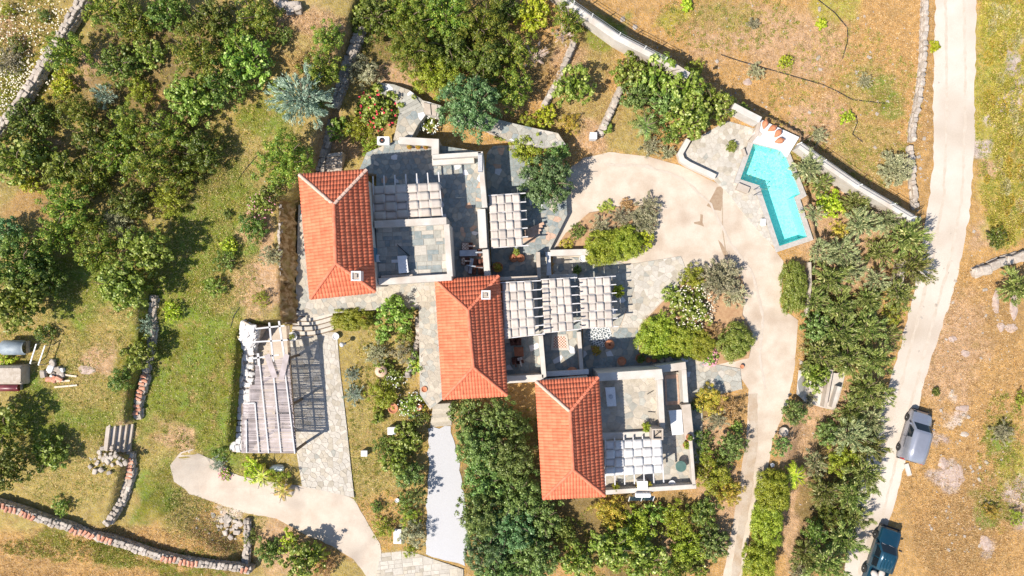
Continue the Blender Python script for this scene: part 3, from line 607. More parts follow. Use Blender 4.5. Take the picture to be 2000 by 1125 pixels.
# third house parapets
wall([(1168,737),(1286,729),(1288,742)], Z_T3+.75, 0, .62, 'wide white parapet along the top edge of the third house terrace')
wall([(1289,742),(1294,838)], Z_T3+.75, 0, .42, 'white parapet along the right edge of the third house terrace')
wall([(1176,853),(1272,848)], Z_T3+.4, .9, .5, 'pale low wall between the third house terrace and its white pergola')
wall([(1282,722),(1340,714)], 1.9, 0, .6, 'white wall above the passage with the patterned mat', plaster)
wall([(1336,722),(1340,786)], 1.9, 0, .38, 'white wall at the right of the passage with the patterned mat')
wall([(1340,790),(1347,858)], 1.75, 0, .72, 'wide pale wall right of the white table in the passage', plaster_tan)
wall([(1349,860),(1356,948)], 1.7, 0, .26, 'narrow white wall at the right of the third house patio')
wall([(1180,962),(1360,950)], 1.7, 0, .36, 'long white wall along the bottom of the third house patio')
# barbecue chimney
bx_, by_, _ = P(1284, 848, 4.0); t_ = thing('barbecue', 'pale square barbecue chimney at the lower right corner of the third house terrace', 'barbecue', (bx_, by_, .9))
mb = MB(); s_ = .42
for (x0, y0, x1, y1) in ((-s_, -s_, s_, -s_+.1), (-s_, s_-.1, s_, s_), (-s_, -s_+.1, -s_+.1, s_-.1), (s_-.1, -s_+.1, s_, s_-.1)): mb.box(bx_+x0, by_+y0, .9, bx_+x1, by_+y1, 4.1)
mb.build('chimney_shaft', [plaster_tan], t_); mb = MB(); mb.box(bx_-s_+.1, by_-s_+.1, 3.0, bx_+s_-.1, by_+s_-.1, 3.85); mb.build('flue_filling', [mortar], t_); mb = MB(); mb.bar((bx_-.3, by_-.25, 3.95), (bx_+.3, by_+.25, 3.95), .06, .04); mb.bar((bx_-.05, by_+.3, 3.99), (bx_+.25, by_+.1, 3.99), .05, .04); mb.build('grate', [dark_m], t_)
# tall lower wall at the right of the slab terrace
# ---------------------------------------------------------------- pergolas
panel_V = []; panel_F = []
for i in range(5):
    for j in range(4):
        a = i/4; b_ = j/3; panel_V.append((a, b_, -.010*math.sin(math.pi*a)-.004*math.sin(math.pi*b_)))
for i in range(4):
    for j in range(3): k = i*4+j; panel_F.append((k, k+4, k+5, k+1))
def panel_mesh(m_):
    n = len(panel_V); V = panel_V+[(x, y, z-.012) for x, y, z in panel_V]; F = list(panel_F)+[tuple(reversed([i+n for i in f])) for f in panel_F]
    rim = [i*4 for i in range(5)]+[16+j for j in range(1, 4)]+[i*4+3 for i in (3, 2, 1, 0)]+[2, 1]
    for i in range(len(rim)): a, b_ = rim[i], rim[(i+1) % len(rim)]; F.append((a, a+n, b_+n, b_))
    return mesh('cloth_panel', V, F, [m_], True)
pm_cream, pm_white = panel_mesh(cloth), panel_mesh(cloth_w)
def pergola(quad_px, z, zf, nx_, ny_, axis_, over0, over1, label, pm, seed, extra=0, posts=True, skip=()):
    A_, B_, C_, D_ = [Vector(P(a, b, z)) for a, b in quad_px]   # TL TR BR BL
    bil = lambda u, v: A_*(1-u)*(1-v)+B_*u*(1-v)+C_*u*v+D_*(1-u)*v
    c = bil(.5, .5); T_ = thing('pergola', label, 'pergola', (c.x, c.y, zf)); r = random.Random(seed)
    n = nx_ if axis_ == 'y' else ny_
    for k in range(n+1):
        t = k/n; a, b_ = (bil(t, 0), bil(t, 1)) if axis_ == 'y' else (bil(0, t), bil(1, t)); d = (b_-a).normalized()
        mb = MB(); mb.bar(a-d*over0+Vector((0, 0, .0)), b_+d*over1, .075, .13); mb.build('rafter', [white_wood], T_)
    for s_ in (0.02, .98):
        a, b_ = (bil(0, s_), bil(1, s_)) if axis_ == 'y' else (bil(s_, 0), bil(s_, 1)); mb = MB(); mb.bar(a-Vector((0, 0, .135)), b_-Vector((0, 0, .135)), .1, .13); mb.build('crossbeam', [white_wood], T_)
    if posts:
        for u in (.02, .98):
            for v in (.03, .97):
                q = bil(u, v); mb = MB(); mb.box(q.x-.06, q.y-.06, zf, q.x+.06, q.y+.06, z-.2); mb.build('post', [white_wood], T_)
    for i in range(nx_):
        for j in range(ny_):
            if (i, j) in skip: continue
            o = bil(i/nx_, j/ny_); ux = bil((i+1)/nx_, j/ny_)-o; uy = bil(i/nx_, (j+1)/ny_)-o; lift = (.10 if (i+j) % 2 or r.random() < .12 else .035)+r.uniform(-.01, .01)
            p_ = ob('cloth_panel', pm, T_); tl = r.uniform(-.03, .03)
            gap = 1.02
            Mx = Matrix(((uy.x*gap, ux.x*gap, 0, o.x-T_.location.x), (uy.y*gap, ux.y*gap, 0, o.y-T_.location.y), (tl, tl*.5, -1, z+lift-zf), (0, 0, 0, 1)))
            # keep the panel upright (z up)
            Mx = Matrix(((ux.x*gap, uy.x*gap, 0, o.x-T_.location.x), (ux.y*gap, uy.y*gap, 0, o.y-T_.location.y), (tl, -tl, 1, z+lift-zf), (0, 0, 0, 1)))
            p_.matrix_parent_inverse = Mx
    return T_
pergola([(729,364),(858,356),(864,421),(731,431)], 5.1, Z_A, 6, 4, 'y', .75, .1, 'cream cloth pergola over the upper patio beside the left house, seven rafter ends showing', pm_cream, 1, posts=True)
pergola([(955,382),(1015,378),(1021,480),(960,484)], 3.1, Z_NE, 4, 6, 'x', .05, .45, 'small cream cloth pergola between the upper patio wall and the round carob', pm_cream, 2)
pergola([(980,552),(1038,549),(1046,654),(984,661)], 4.2, Z_S1, 4, 6, 'x', .1, .7, 'pale cloth pergola section directly touching the middle house', pm_cream, 3)
pergola([(1058,546),(1113,543),(1121,644),(1062,650)], 3.15, Z_S2, 4, 6, 'x', .1, .55, 'middle of the three joined cloth pergola sections, half shaded', pm_cream, 4)
pergola([(1132,544),(1192,540),(1197,638),(1136,641)], 2.45, .06, 4, 6, 'x', .1, .42, 'lowest and farthest right of the three joined cloth pergola sections, above the garden steps', pm_cream, 5)
pergola([(1182,862),(1291,855),(1295,923),(1182,929)], 3.25, .9, 6, 4, 'y', .25, .75, 'brightest white cloth pergola over the lower patio of the third house', pm_white, 6)

# ---------------------------------------------------------------- garage with reed roof
ZG = 3.7
gt = thing('reed_pergola', 'long grey reed roofed carport with white poles on top and a torn upper end', 'carport', P(530, 760, Z_P))
def PG(a, b, z=ZG): return Vector(P(a, b, z))
pol = Pz([(499,712),(520,712),(563,693),(579,886),(472,886),(474,788),(487,786),(487,752),(498,752)], ZG)
reeds = MB(); r = random.Random(4); ys = [p[1] for p in pol]; y = min(ys)
while y < max(ys):
    xs = []
    for i in range(len(pol)):
        a, b_ = pol[i], pol[(i+1) % len(pol)]
        if (a[1]-y)*(b_[1]-y) < 0: xs.append(a[0]+(b_[0]-a[0])*(y-a[1])/(b_[1]-a[1]))
    xs.sort()
    for k in range(0, len(xs)-1, 2):
        x0, x1 = xs[k], xs[k+1]; nseg = max(1, int((x1-x0)/1.6)); e = [x0]+[x0+(x1-x0)*(i+r.uniform(-.3, .3))/nseg for i in range(1, nseg)]+[x1]
        for q in range(len(e)-1):
            if r.random() < .02: continue
            dz = r.uniform(-.01, .01); sl = r.uniform(-.02, .02); reeds.bar((e[q]+r.uniform(-.04, .03), y, ZG+dz), (e[q+1]+r.uniform(-.02, .05), y+sl, ZG+dz+.004), r.uniform(.045, .075), .02)
    y += .088
tag(reeds.build('reed_mat', [wood_grey], gt), kind='stuff')
for (a, b_, c_, d_, w_) in [(505,690,525,885,.09),(535,738,549,884,.09),(557,728,576,886,.09),(475,788,498,787,.09),(498,787,506,884,.09),(481,820,482,884,.08),(500,642,556,636,.11),(495,668,562,664,.11),(495,700,545,693,.11),(526,630,534,706,.13),(545,627,556,700,.14),(503,690,505,714,.1)]:
    mb = MB(); mb.bar(PG(a, b_, ZG+.09), PG(c_, d_, ZG+.09), w_, .09); mb.build('pole', [white_wood], gt)
for (a, b_, c_, d_) in [(521,692,537,738),(560,692,549,742)]:
    mb = MB(); mb.bar(PG(a, b_, ZG+.2), PG(c_, d_, ZG+.16), .42, .03); mb.build('loose_board', [wood_grey], gt)
for (a, b_) in [(498,640),(558,632),(563,700),(570,790),(577,880),(474,880),(490,755)]:
    q = PG(a, b_, ZG-.1); mb = MB(); mb.box(q.x-.08, q.y-.08, Z_P-.9, q.x+.08, q.y+.08, ZG-.11); mb.build('post', [bark], gt)
for (a, b_, c_, d_) in [(561,636,578,884),(474,788,474,884),(474,882,578,884),(496,752,570,748),(482,820,573,818)]:
    mb = MB(); mb.bar(PG(a, b_, ZG-.1), PG(c_, d_, ZG-.1), .14, .12); mb.build('beam', [bark], gt)

# ---------------------------------------------------------------- pool
pool = thing('swimming_pool', 'angled turquoise swimming pool with pale coping right of the drive', 'pool', (pcx, pcy, 0))
wat_floor = M2('pool_lining', (.34, .74, .73), (.56, .90, .87), 7.0, .5, 0)
inner = poolw if area(poolw) > 0 else poolw[::-1]
def offs(poly, d):
    out = []
    n = len(poly)
    for i in range(n):
        a = Vector(poly[i-1]); b_ = Vector(poly[i]); c_ = Vector(poly[(i+1) % n]); d0 = (b_-a).normalized(); d1 = (c_-b_).normalized(); n0 = Vector((d0.y, -d0.x)); n1 = Vector((d1.y, -d1.x)); q = (n0+n1).normalized(); k = 1/max(.4, q.dot(n0)); dd = d[i] if isinstance(d, (list, tuple)) else d; p_ = b_+q*dd*k; out.append((p_.x, p_.y))
    return out
n = len(inner); ZR = .26
V = [(p[0], p[1], -1.35) for p in inner]+[(p[0], p[1], ZR-.03) for p in inner]; F = [tuple(range(n))]+[((i+1) % n, i, n+i, n+(i+1) % n) for i in range(n)]
ob('basin', mesh('basin', V, F, [wat_floor]), pool)
out_ = offs(inner, .4); V = [(p[0], p[1], z) for z in (ZR-.12, ZR) for q in (inner, out_) for p in q]; F = []
for i in range(n):
    j = (i+1) % n; F += [(2*n+i, 2*n+j, 3*n+j, 3*n+i)[::-1], (n+i, n+j, 3*n+j, 3*n+i), (j, i, 2*n+i, 2*n+j)]
cop = ob('coping', mesh('coping', V, F, [M2('pool_coping', (.36, .33, .30), (.44, .41, .38), 5, .8, .2, 25)]), pool)
sk = offs(inner, .36); V = [(p[0], p[1], z) for z in (-1.5, ZR-.121) for q in (inner, sk) for p in q]; F = []
for i in range(n): j = (i+1) % n; F += [(n+i, n+j, 3*n+j, 3*n+i), (j+2*n, i+2*n, 3*n+i, 3*n+j)]
ob('outer_wall', mesh('outer_wall', V, F, [plaster]), pool)
wm, t, b = new_mat('pool_water'); t.nodes.remove(b); tr = N(t, 'ShaderNodeBsdfTransparent'); tr.inputs[0].default_value = (.70, .985, 1, 1); gl = N(t, 'ShaderNodeBsdfGlossy'); gl.inputs['Roughness'].default_value = .03
fr = N(t, 'ShaderNodeFresnel'); fr.inputs[0].default_value = 1.33; bp = N(t, 'ShaderNodeBump'); bp.inputs['Strength'].default_value = .8; bp.inputs['Distance'].default_value = .03; t.links.new(noise(t, 6, 3), bp.inputs['Height'])
t.links.new(bp.outputs[0], fr.inputs['Normal']); t.links.new(bp.outputs[0], gl.inputs['Normal']); mx = N(t, 'ShaderNodeMixShader'); t.links.new(fr.outputs[0], mx.inputs[0]); t.links.new(tr.outputs[0], mx.inputs[1]); t.links.new(gl.outputs[0], mx.inputs[2]); t.links.new(mx.outputs[0], t.nodes['Material Output'].inputs[0])
ob('water', mesh('water', [(p[0], p[1], .1) for p in inner], [tuple(range(n))], [wm]), pool)
mb = MB(); a = P(1482, 381, .5)
for dx in (0, .45):
    for (u0, w0, u1, w1) in ((-.35, .27, -.3, .95), (-.3, .95, .1, .95), (.1, .95, .3, .0)): mb.bar((a[0]+u0, a[1]+dx*1.0+0, w0), (a[0]+u1, a[1]+dx, w1), .045, .045)
mb.build('ladder', [metal_g], pool)
plat = Pz([(1484,232),(1561,268),(1538,306),(1529,294),(1466,276)], .45); mb = MB(); mb.prism(plat, -1.2, .45); tag(mb.build('pool_platform', [white]), 'bright white platform holding four terracotta jars beside the pool', 'platform')
wall([(1484,234),(1478,262),(1466,276)], .55, 0, .3, 'short pale kerb at the left of the white pool platform', plaster_tan)
wall([(1345,272),(1329,300),(1333,312),(1345,320),(1398,345)], .62, -.3, .42, 'curved white seat wall at the left edge of the pool deck')
wall([(1478,262),(1484,256)][::-1], .5, 0, .7, 'square pale step beside the white pool platform', plaster_tan, 'step_block', 'step')
wall([(1441,363),(1463,372)], .5, 0, .55, 'low tan block wall below the inner corner of the pool', plaster_tan)
wall([(1452,290),(1457,304)][::-1], .55, 0, .18, 'short thin kerb on the deck beside the pool edge', plaster_tan, 'kerb', 'kerb')
# boundary walls
FN = lambda pts, z, l: wall(pts, z, -1.4, .5, l)
def fence(pts_px, z, label):
    p = [Vector(P(a, b, z)) for a, b in pts_px]; c = (p[0]+p[-1])/2; T_ = thing('wire_fence', label, 'fence', (c.x, c.y, z-.9)); 
    for i in range(len(p)-1):
        a, b_ = p[i], p[i+1]; n = max(1, int((b_-a).length/2.2))
        for k in range(n+(i == len(p)-2)):
            q = a.lerp(b_, k/n); mb = MB(); mb.box(q.x-.03, q.y-.03, z-.9, q.x+.03, q.y+.03, z+.02); mb.build('fence_post', [metal_w], T_)
        for dz in (0, -.3, -.6): mb = MB(); mb.bar(a+Vector((0, 0, dz)), b_+Vector((0, 0, dz)), .025, .025); mb.build('rail', [metal_g], T_)
wall([(1070,-25),(1110,8),(1150,34),(1205,72),(1255,97),(1298,118),(1345,148)], 2.1, -1.2, .55, 'long pale boundary wall running from the top edge down to the leafy trees', plaster)
fence([(1092,-22),(1122,2),(1158,27),(1212,64),(1262,90),(1303,112)], 2.9, 'metal wire fence along the boundary wall at the top edge')
wall([(1432,206),(1462,222),(1486,234)], 1.5, -1.2, .5, 'short white boundary wall between the leafy trees and the white pool platform')
wall([(1562,284),(1610,318),(1680,366),(1745,404),(1788,430)], 1.2, -1.4, .5, 'long white boundary wall running from the pool down to the road', plaster)
fence([(1566,278),(1614,312),(1684,360),(1749,398),(1790,423)], 1.9, 'metal fence along the boundary wall between the pool and the road')
wall([(1582,512),(1583,560),(1576,618)], .4, -1.2, .24, 'thin dark topped wall at the right of the tapering hedge', mortar)
wall([(1768,506),(1758,560),(1752,580)], .2, -1.2, .4, 'short pale wall between the conifers near the road bend', plaster_tan)
drape('concrete_pad', [(1556,722),(1580,722),(1630,728),(1648,724),(1640,758),(1628,800),(1612,797),(1572,786),(1552,768)], .35, plaster, .02)
wall([(1625,722),(1612,796)], .1, -1.2, .25, 'low wall at the right edge of the concrete pad among conifers', plaster_tan)
wall([(1640,755),(1628,797)], .0, -1.2, .3, 'short pale kerb right of the concrete pad', plaster)

# ---------------------------------------------------------------- rubble walls
def stone_mesh(seed, m_):
    r = random.Random(seed); bm = bmesh.new(); bmesh.ops.create_cube(bm, size=1)
    bmesh.ops.bevel(bm, geom=bm.edges[:], offset=.16, segments=1, affect='EDGES')
    for v_ in bm.verts: v_.co += Vector((r.uniform(-.09, .09), r.uniform(-.09, .09), r.uniform(-.07, .07)))
    me = bpy.data.meshes.new('stone'); bm.to_mesh(me); bm.free(); me.materials.append(m_); return me
STN = {k: [stone_mesh(i*7+j, m_) for j in range(5)] for i, (k, m_) in enumerate((('l', stone_l), ('g', stone_g), ('w', stone_w)))}
tilepiece = []
for s_ in range(3):
    V = []; rr = random.Random(s_)
    for e in (-.5, .5):
        for q in range(5): t_ = math.pi*(q/4); V.append((e+rr.uniform(-.06, .06), math.cos(t_)*.5, math.sin(t_)*.35))
    V += [(x, y*.8, z-.1) for x, y, z in V]; F = [(q, q+1, q+6, q+5) for q in range(4)]+[(q+10, q+15, q+16, q+11) for q in range(4)]+[(0, 5, 15, 10), (4, 14, 19, 9), (0, 10, 11, 1), (1, 11, 12, 2), (2, 12, 13, 3), (3, 13, 14, 4), (5, 6, 16, 15), (6, 7, 17, 16), (7, 8, 18, 17), (8, 9, 19, 18)]
    tilepiece.append(mesh('old_tile', V, F, [M2('old_tile_red', (.50, .20, .12), (.62, .34, .24), 6, .9, .2, 20, obj_rand=.4)]))
def rubble(name, pts_px, zt, wd, label, kinds='lg', sz=.42, seed=0, tiles=0, cat='wall', hface=None, core=mortar, density=1.0):
    """zt: wall top above local ground at the given (top) pixels"""
    r = random.Random(seed); p = []
    for a, b_ in pts_px: q = G(a, b_, zt); p.append(Vector((q[0], q[1], q[2]+zt)))
    c = p[len(p)//2]; T_ = thing(name, label, cat, (c.x, c.y, c.z-zt))
    mb = MB()
    for i in range(len(p)-1):
        a, b_ = p[i], p[i+1]; d = (b_-a).normalized(); s_ = Vector((-d.y, d.x, 0)).normalized()*wd*.43; k = len(mb.V); dn = Vector((0, 0, 3.0))
        e0 = a-d*.06; e1 = b_+d*.06; up_ = Vector((0, 0, -.05-.004*i))
        mb.add([e0-s_-dn, e1-s_-dn, e1+s_-dn, e0+s_-dn, e0-s_*.9+up_, e1-s_*.9+up_, e1+s_*.9+up_, e0+s_*.9+up_], [(4, 5, 6, 7), (0, 1, 5, 4), (1, 2, 6, 5), (2, 3, 7, 6), (3, 0, 4, 7)])
    mb.build('wall_core', [core], T_)
    cnt = 0; L = sum((p[i+1]-p[i]).length for i in range(len(p)-1)); rest = MB()
    items = []
    for i in range(len(p)-1):
        a, b_ = p[i], p[i+1]; l = (b_-a).length; d = (b_-a)/l; s_ = Vector((-d.y, d.x, 0)).normalized(); ang = math.atan2(d.y, d.x); nr = max(1, round(wd/sz*1.1)); nc = max(1, round(l/sz*density))
        for k in range(nc):
            for j in range(nr):
                off = ((j+.5)/nr-.5)*wd*.92; q = a+d*l*((k+.5+r.uniform(-.25, .25))/nc)+s_*(off+r.uniform(-.05, .05)); w_ = sz*r.uniform(.65, 1.3); items.append((q+Vector((0, 0, r.uniform(-.06, .03))), ang+r.uniform(-.35, .35), (w_, wd/nr*r.uniform(.85, 1.15), sz*r.uniform(.4, .65)), 0))
            for sd in (-1, 1):   # faces
                for lv in range(1, 3 if zt < 1 else 4):
                    q = a+d*l*((k+.5+r.uniform(-.3, .3))/nc)+s_*sd*(wd*.42); items.append((q-Vector((0, 0, lv*sz*.72)), ang+r.uniform(-.15, .15), (sz*r.uniform(.8, 1.2), sz*.5, sz*r.uniform(.55, .75)), 0))
        if tiles:
            for k in range(int(l/.3)):
                if math.sin(k*.35+i*2)+r.random() > 1.3-tiles: 
                    q = a+d*(k+.5)*.3+s_*r.uniform(-.12, .12); items.append((q+Vector((0, 0, .10)), ang+math.pi/2+r.uniform(-.3, .3), (.45, .24, .24), 1))
    items.sort(key=lambda it: -it[0].z*0-it[3])
    top = items[:]; r.shuffle(top); top.sort(key=lambda it: -(it[3]*5+it[2][0]*it[2][1]*(1 if it[0].z > 0 else 1)))
    for n_, (q, an, sc_, tp) in enumerate(top):
        me = r.choice(tilepiece) if tp else r.choice(STN[r.choice(kinds)])
        if n_ < 290:
            o = ob('old_tile' if tp else 'stone', me, T_, None); o.matrix_parent_inverse = Matrix.Identity(4); o.location = q-T_.location; o.rotation_euler = (r.uniform(-.08, .08), r.uniform(-.08, .08), an); o.scale = sc_
        else:
            Mx = Matrix.LocRotScale(q, Matrix.Rotation(an, 3, 'Z').to_quaternion(), Vector(sc_)); rest.add([Mx @ v_.co for v_ in me.vertices], [tuple(f.vertices) for f in me.polygons])
    if rest.V: tag(rest.build('small_stones', [stone_g], T_), kind='stuff')
    return T_
rubble('dry_stone_wall', [(172,-22),(157,2),(130,45),(101,92),(74,136),(44,187),(14,228),(-20,266)], .9, .62, 'long pale dry stone wall crossing the upper left corner', 'l', .42, 1, core=stone_l)
rubble('ruined_boundary_wall', [(-20,982),(40,1000),(80,1015),(130,1030),(190,1050),(250,1068),(300,1085),(350,1096),(400,1103),(490,1114)], .8, .56, 'crumbling boundary wall topped with broken terracotta tiles at the lower left', 'lg', .30, 2, tiles=.75)
rubble('terrace_wall', [(300,578),(297,640),(290,690),(281,714),(273,730)], .35, .6, 'upper stretch of stone terrace wall beside the lawn, under the leafy tree', 'lg', .4, 3)
rubble('terrace_wall', [(270,735),(262,790),(258,822)], .35, .6, 'stone terrace wall just above the five garden steps', 'lg', .38, 4, tiles=.5)
rubble('terrace_wall', [(252,885),(240,930),(226,980),(210,1022)], .35, .6, 'stone terrace wall below the five garden steps, reaching the tiled boundary wall', 'lg', .38, 5, tiles=.3)
rubble('road_wall', [(1811,-20),(1808,60),(1806,120),(1800,170),(1794,210),(1786,240),(1784,275)], .5, .36, 'thin dry stone wall left of the road, upper stretch', 'lg', .42, 6)
rubble('road_wall', [(1780,285),(1783,320),(1786,370),(1790,405)], .45, .4, 'tumbled lower stretch of the stone wall left of the road', 'lg', .42, 7)
rubble('terrace_wall', [(705,52),(692,90),(676,130),(664,170),(650,205)], .5, .8, 'broad stone terrace wall at the top, between dark junipers', 'g', .42, 8)
rubble('terrace_wall', [(640,228),(628,250),(615,300),(608,335)], .4, .7, 'stone terrace wall between the blue spruce and the left house', 'lg', .4, 9)
rubble('garden_stone_wall', [(1121,82),(1105,120),(1085,165),(1062,208)], .5, .42, 'straight stone wall below the dead grey tree', 'lg', .4, 10)
rubble('garden_stone_wall', [(1214,170),(1196,210),(1172,262)], .5, .5, 'straight stone wall between the fig tree and the leafy grove', 'l', .4, 11)
rubble('outcrop_wall', [(1905,535),(1935,522),(1962,510),(2010,498)], .5, .7, 'line of pale boulders at the right edge beside a dark shrub', 'l', .75, 12, cat='rocks')
rubble('terrace_wall', [(481,1015),(483,1060),(478,1108)], .4, .5, 'short stone wall beside the drive at the bottom left of the lawn', 'lg', .36, 13)
rubble('retaining_wall', [(547,400),(545,470),(548,540),(551,625)], .02, .2, 'brown earthen retaining edge left of the left house', 'g', .28, 14, core=brown_rock)
rubble('white_stone_pile', [(486,634),(478,680),(482,722),(474,770),(467,805),(465,882)], .75, 1.35, 'wall of heaped white stones along the left of the reed carport', 'w', .52, 15, core=stone_l)
rubble('garden_stone_wall', [(815,620),(818,655),(806,700),(795,735)], .6, .35, 'curved stone edge between the flower garden and the path of the middle house', 'lg', .36, 16)
rubble('rubble_edge', [(540,-5),(560,14),(585,12)], .5, .8, 'broken pale masonry at the top edge left of centre', 'gl', .5, 17)
# the brown cut earth face left of the house
V = []; F = []; nn = 44; r = random.Random(8)
for i in range(nn):
    py = 392+i*(632-392)/(nn-1)
    for (a, z) in ((546, 3.5), (556, 3.05), (567, 2.5), (579, 1.95)):
        q = P(a+r.uniform(-4, 4), py, z+r.uniform(-.25, .25)); V.append(q)
for i in range(nn-1):
    for j in range(3): k = i*4+j; F.append((k, k+4, k+5, k+1))
tag(ob('earth_bank', mesh('earth_bank', V, F, [brown_rock], True)), kind='structure')
# ================================================================ VEGETATION
LM = {
 'juniper': leafmat('juniper_leaf', (.082, .128, .014), (.155, .20, .022), (.25, .23, .04)),
 'dark': leafmat('dark_leaf', (.055, .09, .012), (.11, .145, .020), (.18, .20, .05)),
 'leafy': leafmat('bright_leaf', (.105, .165, .018), (.185, .24, .035), (.30, .33, .10)),
 'carob': leafmat('carob_leaf', (.075, .125, .025), (.14, .19, .045), (.20, .25, .08)),
 'round': leafmat('bluegreen_leaf', (.065, .13, .04), (.115, .185, .065), (.16, .22, .10)),
 'spruce': leafmat('spruce_needle', (.15, .21, .15), (.23, .29, .215), (.32, .37, .29)),
 'conifer': leafmat('conifer_spray', (.11, .15, .030), (.205, .225, .055), (.30, .28, .12)),
 'paleconifer': leafmat('pale_conifer_spray', (.17, .20, .085), (.26, .28, .13), (.36, .33, .18)),
 'lime': leafmat('lime_leaf', (.20, .27, .012), (.30, .35, .02), (.38, .38, .05)),
 'yellow': leafmat('yellow_leaf', (.22, .20, .02), (.33, .25, .03), (.42, .26, .06)),
 'grey': leafmat('greygreen_leaf', (.19, .19, .10), (.27, .25, .15), (.34, .30, .20)),
 'brown': leafmat('dry_leaf', (.22, .14, .05), (.32, .20, .08), (.40, .25, .12)),
 'hedge': leafmat('hedge_leaf', (.14, .185, .012), (.22, .245, .022), (.30, .33, .04)),
 'dead': leafmat('dead_twig', (.36, .27, .22), (.45, .35, .30), (.5, .42, .36), .05),
 'lav': leafmat('lavender_leaf', (.15, .19, .13), (.22, .26, .19), (.26, .26, .24))}
fl_w = M2('white_petals', (.80, .78, .70), (.86, .85, .80), 5, .8, 0); fl_p = M2('pink_petals', (.66, .24, .30), (.78, .45, .50), 5, .8, 0)
fl_r = M2('red_petals', (.60, .03, .05), (.70, .08, .12), 5, .8, 0); fl_c = M2('cream_petals', (.74, .66, .50), (.80, .74, .62), 5, .8, 0)
def leaves(Cn, D, Ls, Ws, rg, up=.5, rand=.6, flat=False):
    """a rhombus leaf at each centre: long axis along D (unit), normal mostly outward/up"""
    n = len(Cn)
    if flat:
        nr = D*1.15+np.array([0, 0, .35])+rg.normal(size=(n, 3))*.42; a = np.cross(nr, rg.normal(size=(n, 3))); a /= np.linalg.norm(a, axis=1)[:, None]+1e-9; b_ = np.cross(nr, a); b_ /= np.linalg.norm(b_, axis=1)[:, None]+1e-9; Ls = Ls[:, None]; Ws = Ws[:, None]
        return np.stack([Cn-a*Ls*.5, Cn+b_*Ws*.5, Cn+a*Ls*.5, Cn-b_*Ws*.5], 1).reshape(-1, 3)
    nr = rg.normal(size=(n, 3))*rand+np.array([0, 0, up])+D*.5; a = D+rg.normal(size=(n, 3))*.35; a /= np.linalg.norm(a, axis=1)[:, None]+1e-9
    b_ = np.cross(nr, a); b_ /= np.linalg.norm(b_, axis=1)[:, None]+1e-9; Ls = Ls[:, None]; Ws = Ws[:, None]
    dz = np.cross(a, b_)*Ls*.12
    V = np.stack([Cn-a*Ls*.5, Cn+b_*Ws*.5+dz, Cn+a*Ls*.5, Cn-b_*Ws*.5+dz], 1).reshape(-1, 3); return V
def unit(v): return v/(np.linalg.norm(v, axis=1)[:, None]+1e-9)
def crown(style, Rr, seed):
    rg = np.random.default_rng(seed)
    st = dict(clump=.34, leaf=(.15, .10), per=46, dens=9.0, flat=.85, lobe=.16, spray=0, fill=.22)
    st.update({'juniper': dict(clump=.31, leaf=(.12, .06), per=64, dens=8.5, lobe=.24, leafx=1), 'dark': dict(clump=.30, leaf=(.13, .085), per=50, dens=9, lobe=.18),
     'leafy': dict(clump=.30, leaf=(.19, .13), per=30, dens=8.5, lobe=.2), 'carob': dict(clump=.30, leaf=(.14, .085), per=48, dens=10, lobe=.15), 'round': dict(clump=.27, leaf=(.12, .075), per=56, dens=11, lobe=.09),
     'spruce': dict(clump=.33, leaf=(.26, .05), per=44, dens=7.5, lobe=.24, spray=1), 'conifer': dict(clump=.34, leaf=(.26, .055), per=50, dens=8.5, lobe=.22, spray=1), 'hedge': dict(clump=.30, leaf=(.085, .055), per=64, dens=46, lobe=.035, flat=1.0, box=1),
     'grass': dict(clump=.25, leaf=(.15, .05), per=60, dens=19, lobe=.12, spray=.6), 'twig': dict(clump=.3, leaf=(.32, .022), per=36, dens=6, lobe=.25, spray=1, fill=.1)}.get(style, {}))
    fl = st['flat']; nc = int(st['dens']*2.2*Rr*Rr)+14; ph = rg.random(6)*6.28
    d = unit(rg.normal(size=(nc*3, 3))); d = d[d[:, 2] > -.35][:nc]; nc = len(d); az = np.arctan2(d[:, 1], d[:, 0])
    bx = (np.abs(np.cos(az))**4+np.abs(np.sin(az))**4)**-.25 if 'box' in st else 1.0
    lob = 1+st['lobe']*(np.sin(az*3+ph[0])*.5+np.sin(az*5+ph[1]+d[:, 2]*3)*.5+np.sin(az*8+ph[2])*.35)+rg.normal(size=nc)*st['lobe']*.45
    rad = Rr*lob*np.where(rg.random(nc) < .8, rg.uniform(.78, .97, nc), rg.uniform(.4, .78, nc)); cc = d*rad[:, None]*np.array([1, 1, fl])
    if 'box' in st: cc[:, :2] *= bx[:, None]
    cs = st['clump']*np.clip(Rr/1.6, .45, 1.15)*rg.uniform(.65, 1.25, nc)
    per = st['per']; k = np.repeat(np.arange(nc), per); g = rg.normal(size=(len(k), 3)); g = unit(g)*rg.uniform(.45, 1.05, (len(k), 1))*.85
    pos = cc[k]+g*cs[k][:, None]*np.array([1, 1, .85]); out = unit(d[k]*.35+unit(g)*1.1)
    if st['spray']: out = unit(d[k]*1.6*st['spray']+g*.7); pos = cc[k]+out*cs[k][:, None]*rg.uniform(-.7, 1.1, (len(k), 1))+g*cs[k][:, None]*.45
    ls = max(.6, min(1.15, Rr/1.5)); L = st['leaf'][0]*ls*rg.uniform(.7, 1.3, len(k)); W_ = st['leaf'][1]*ls*rg.uniform(.7, 1.3, len(k))
    V = leaves(pos, out, L, W_*(1.0 if st['spray'] else 1.15), rg, up=.9 if st['spray'] else .5, flat=not st['spray'])
    nf = int(len(k)*st['fill']); dd = unit(rg.normal(size=(nf, 3))); pp = dd*(Rr*rg.random(nf)[:, None]**.5*.72)*np.array([1, 1, fl]); V2 = leaves(pp, dd, L[:nf]*1.5, W_[:nf]*1.7, rg)
    return np.concatenate([V, V2])
PROTO = {}
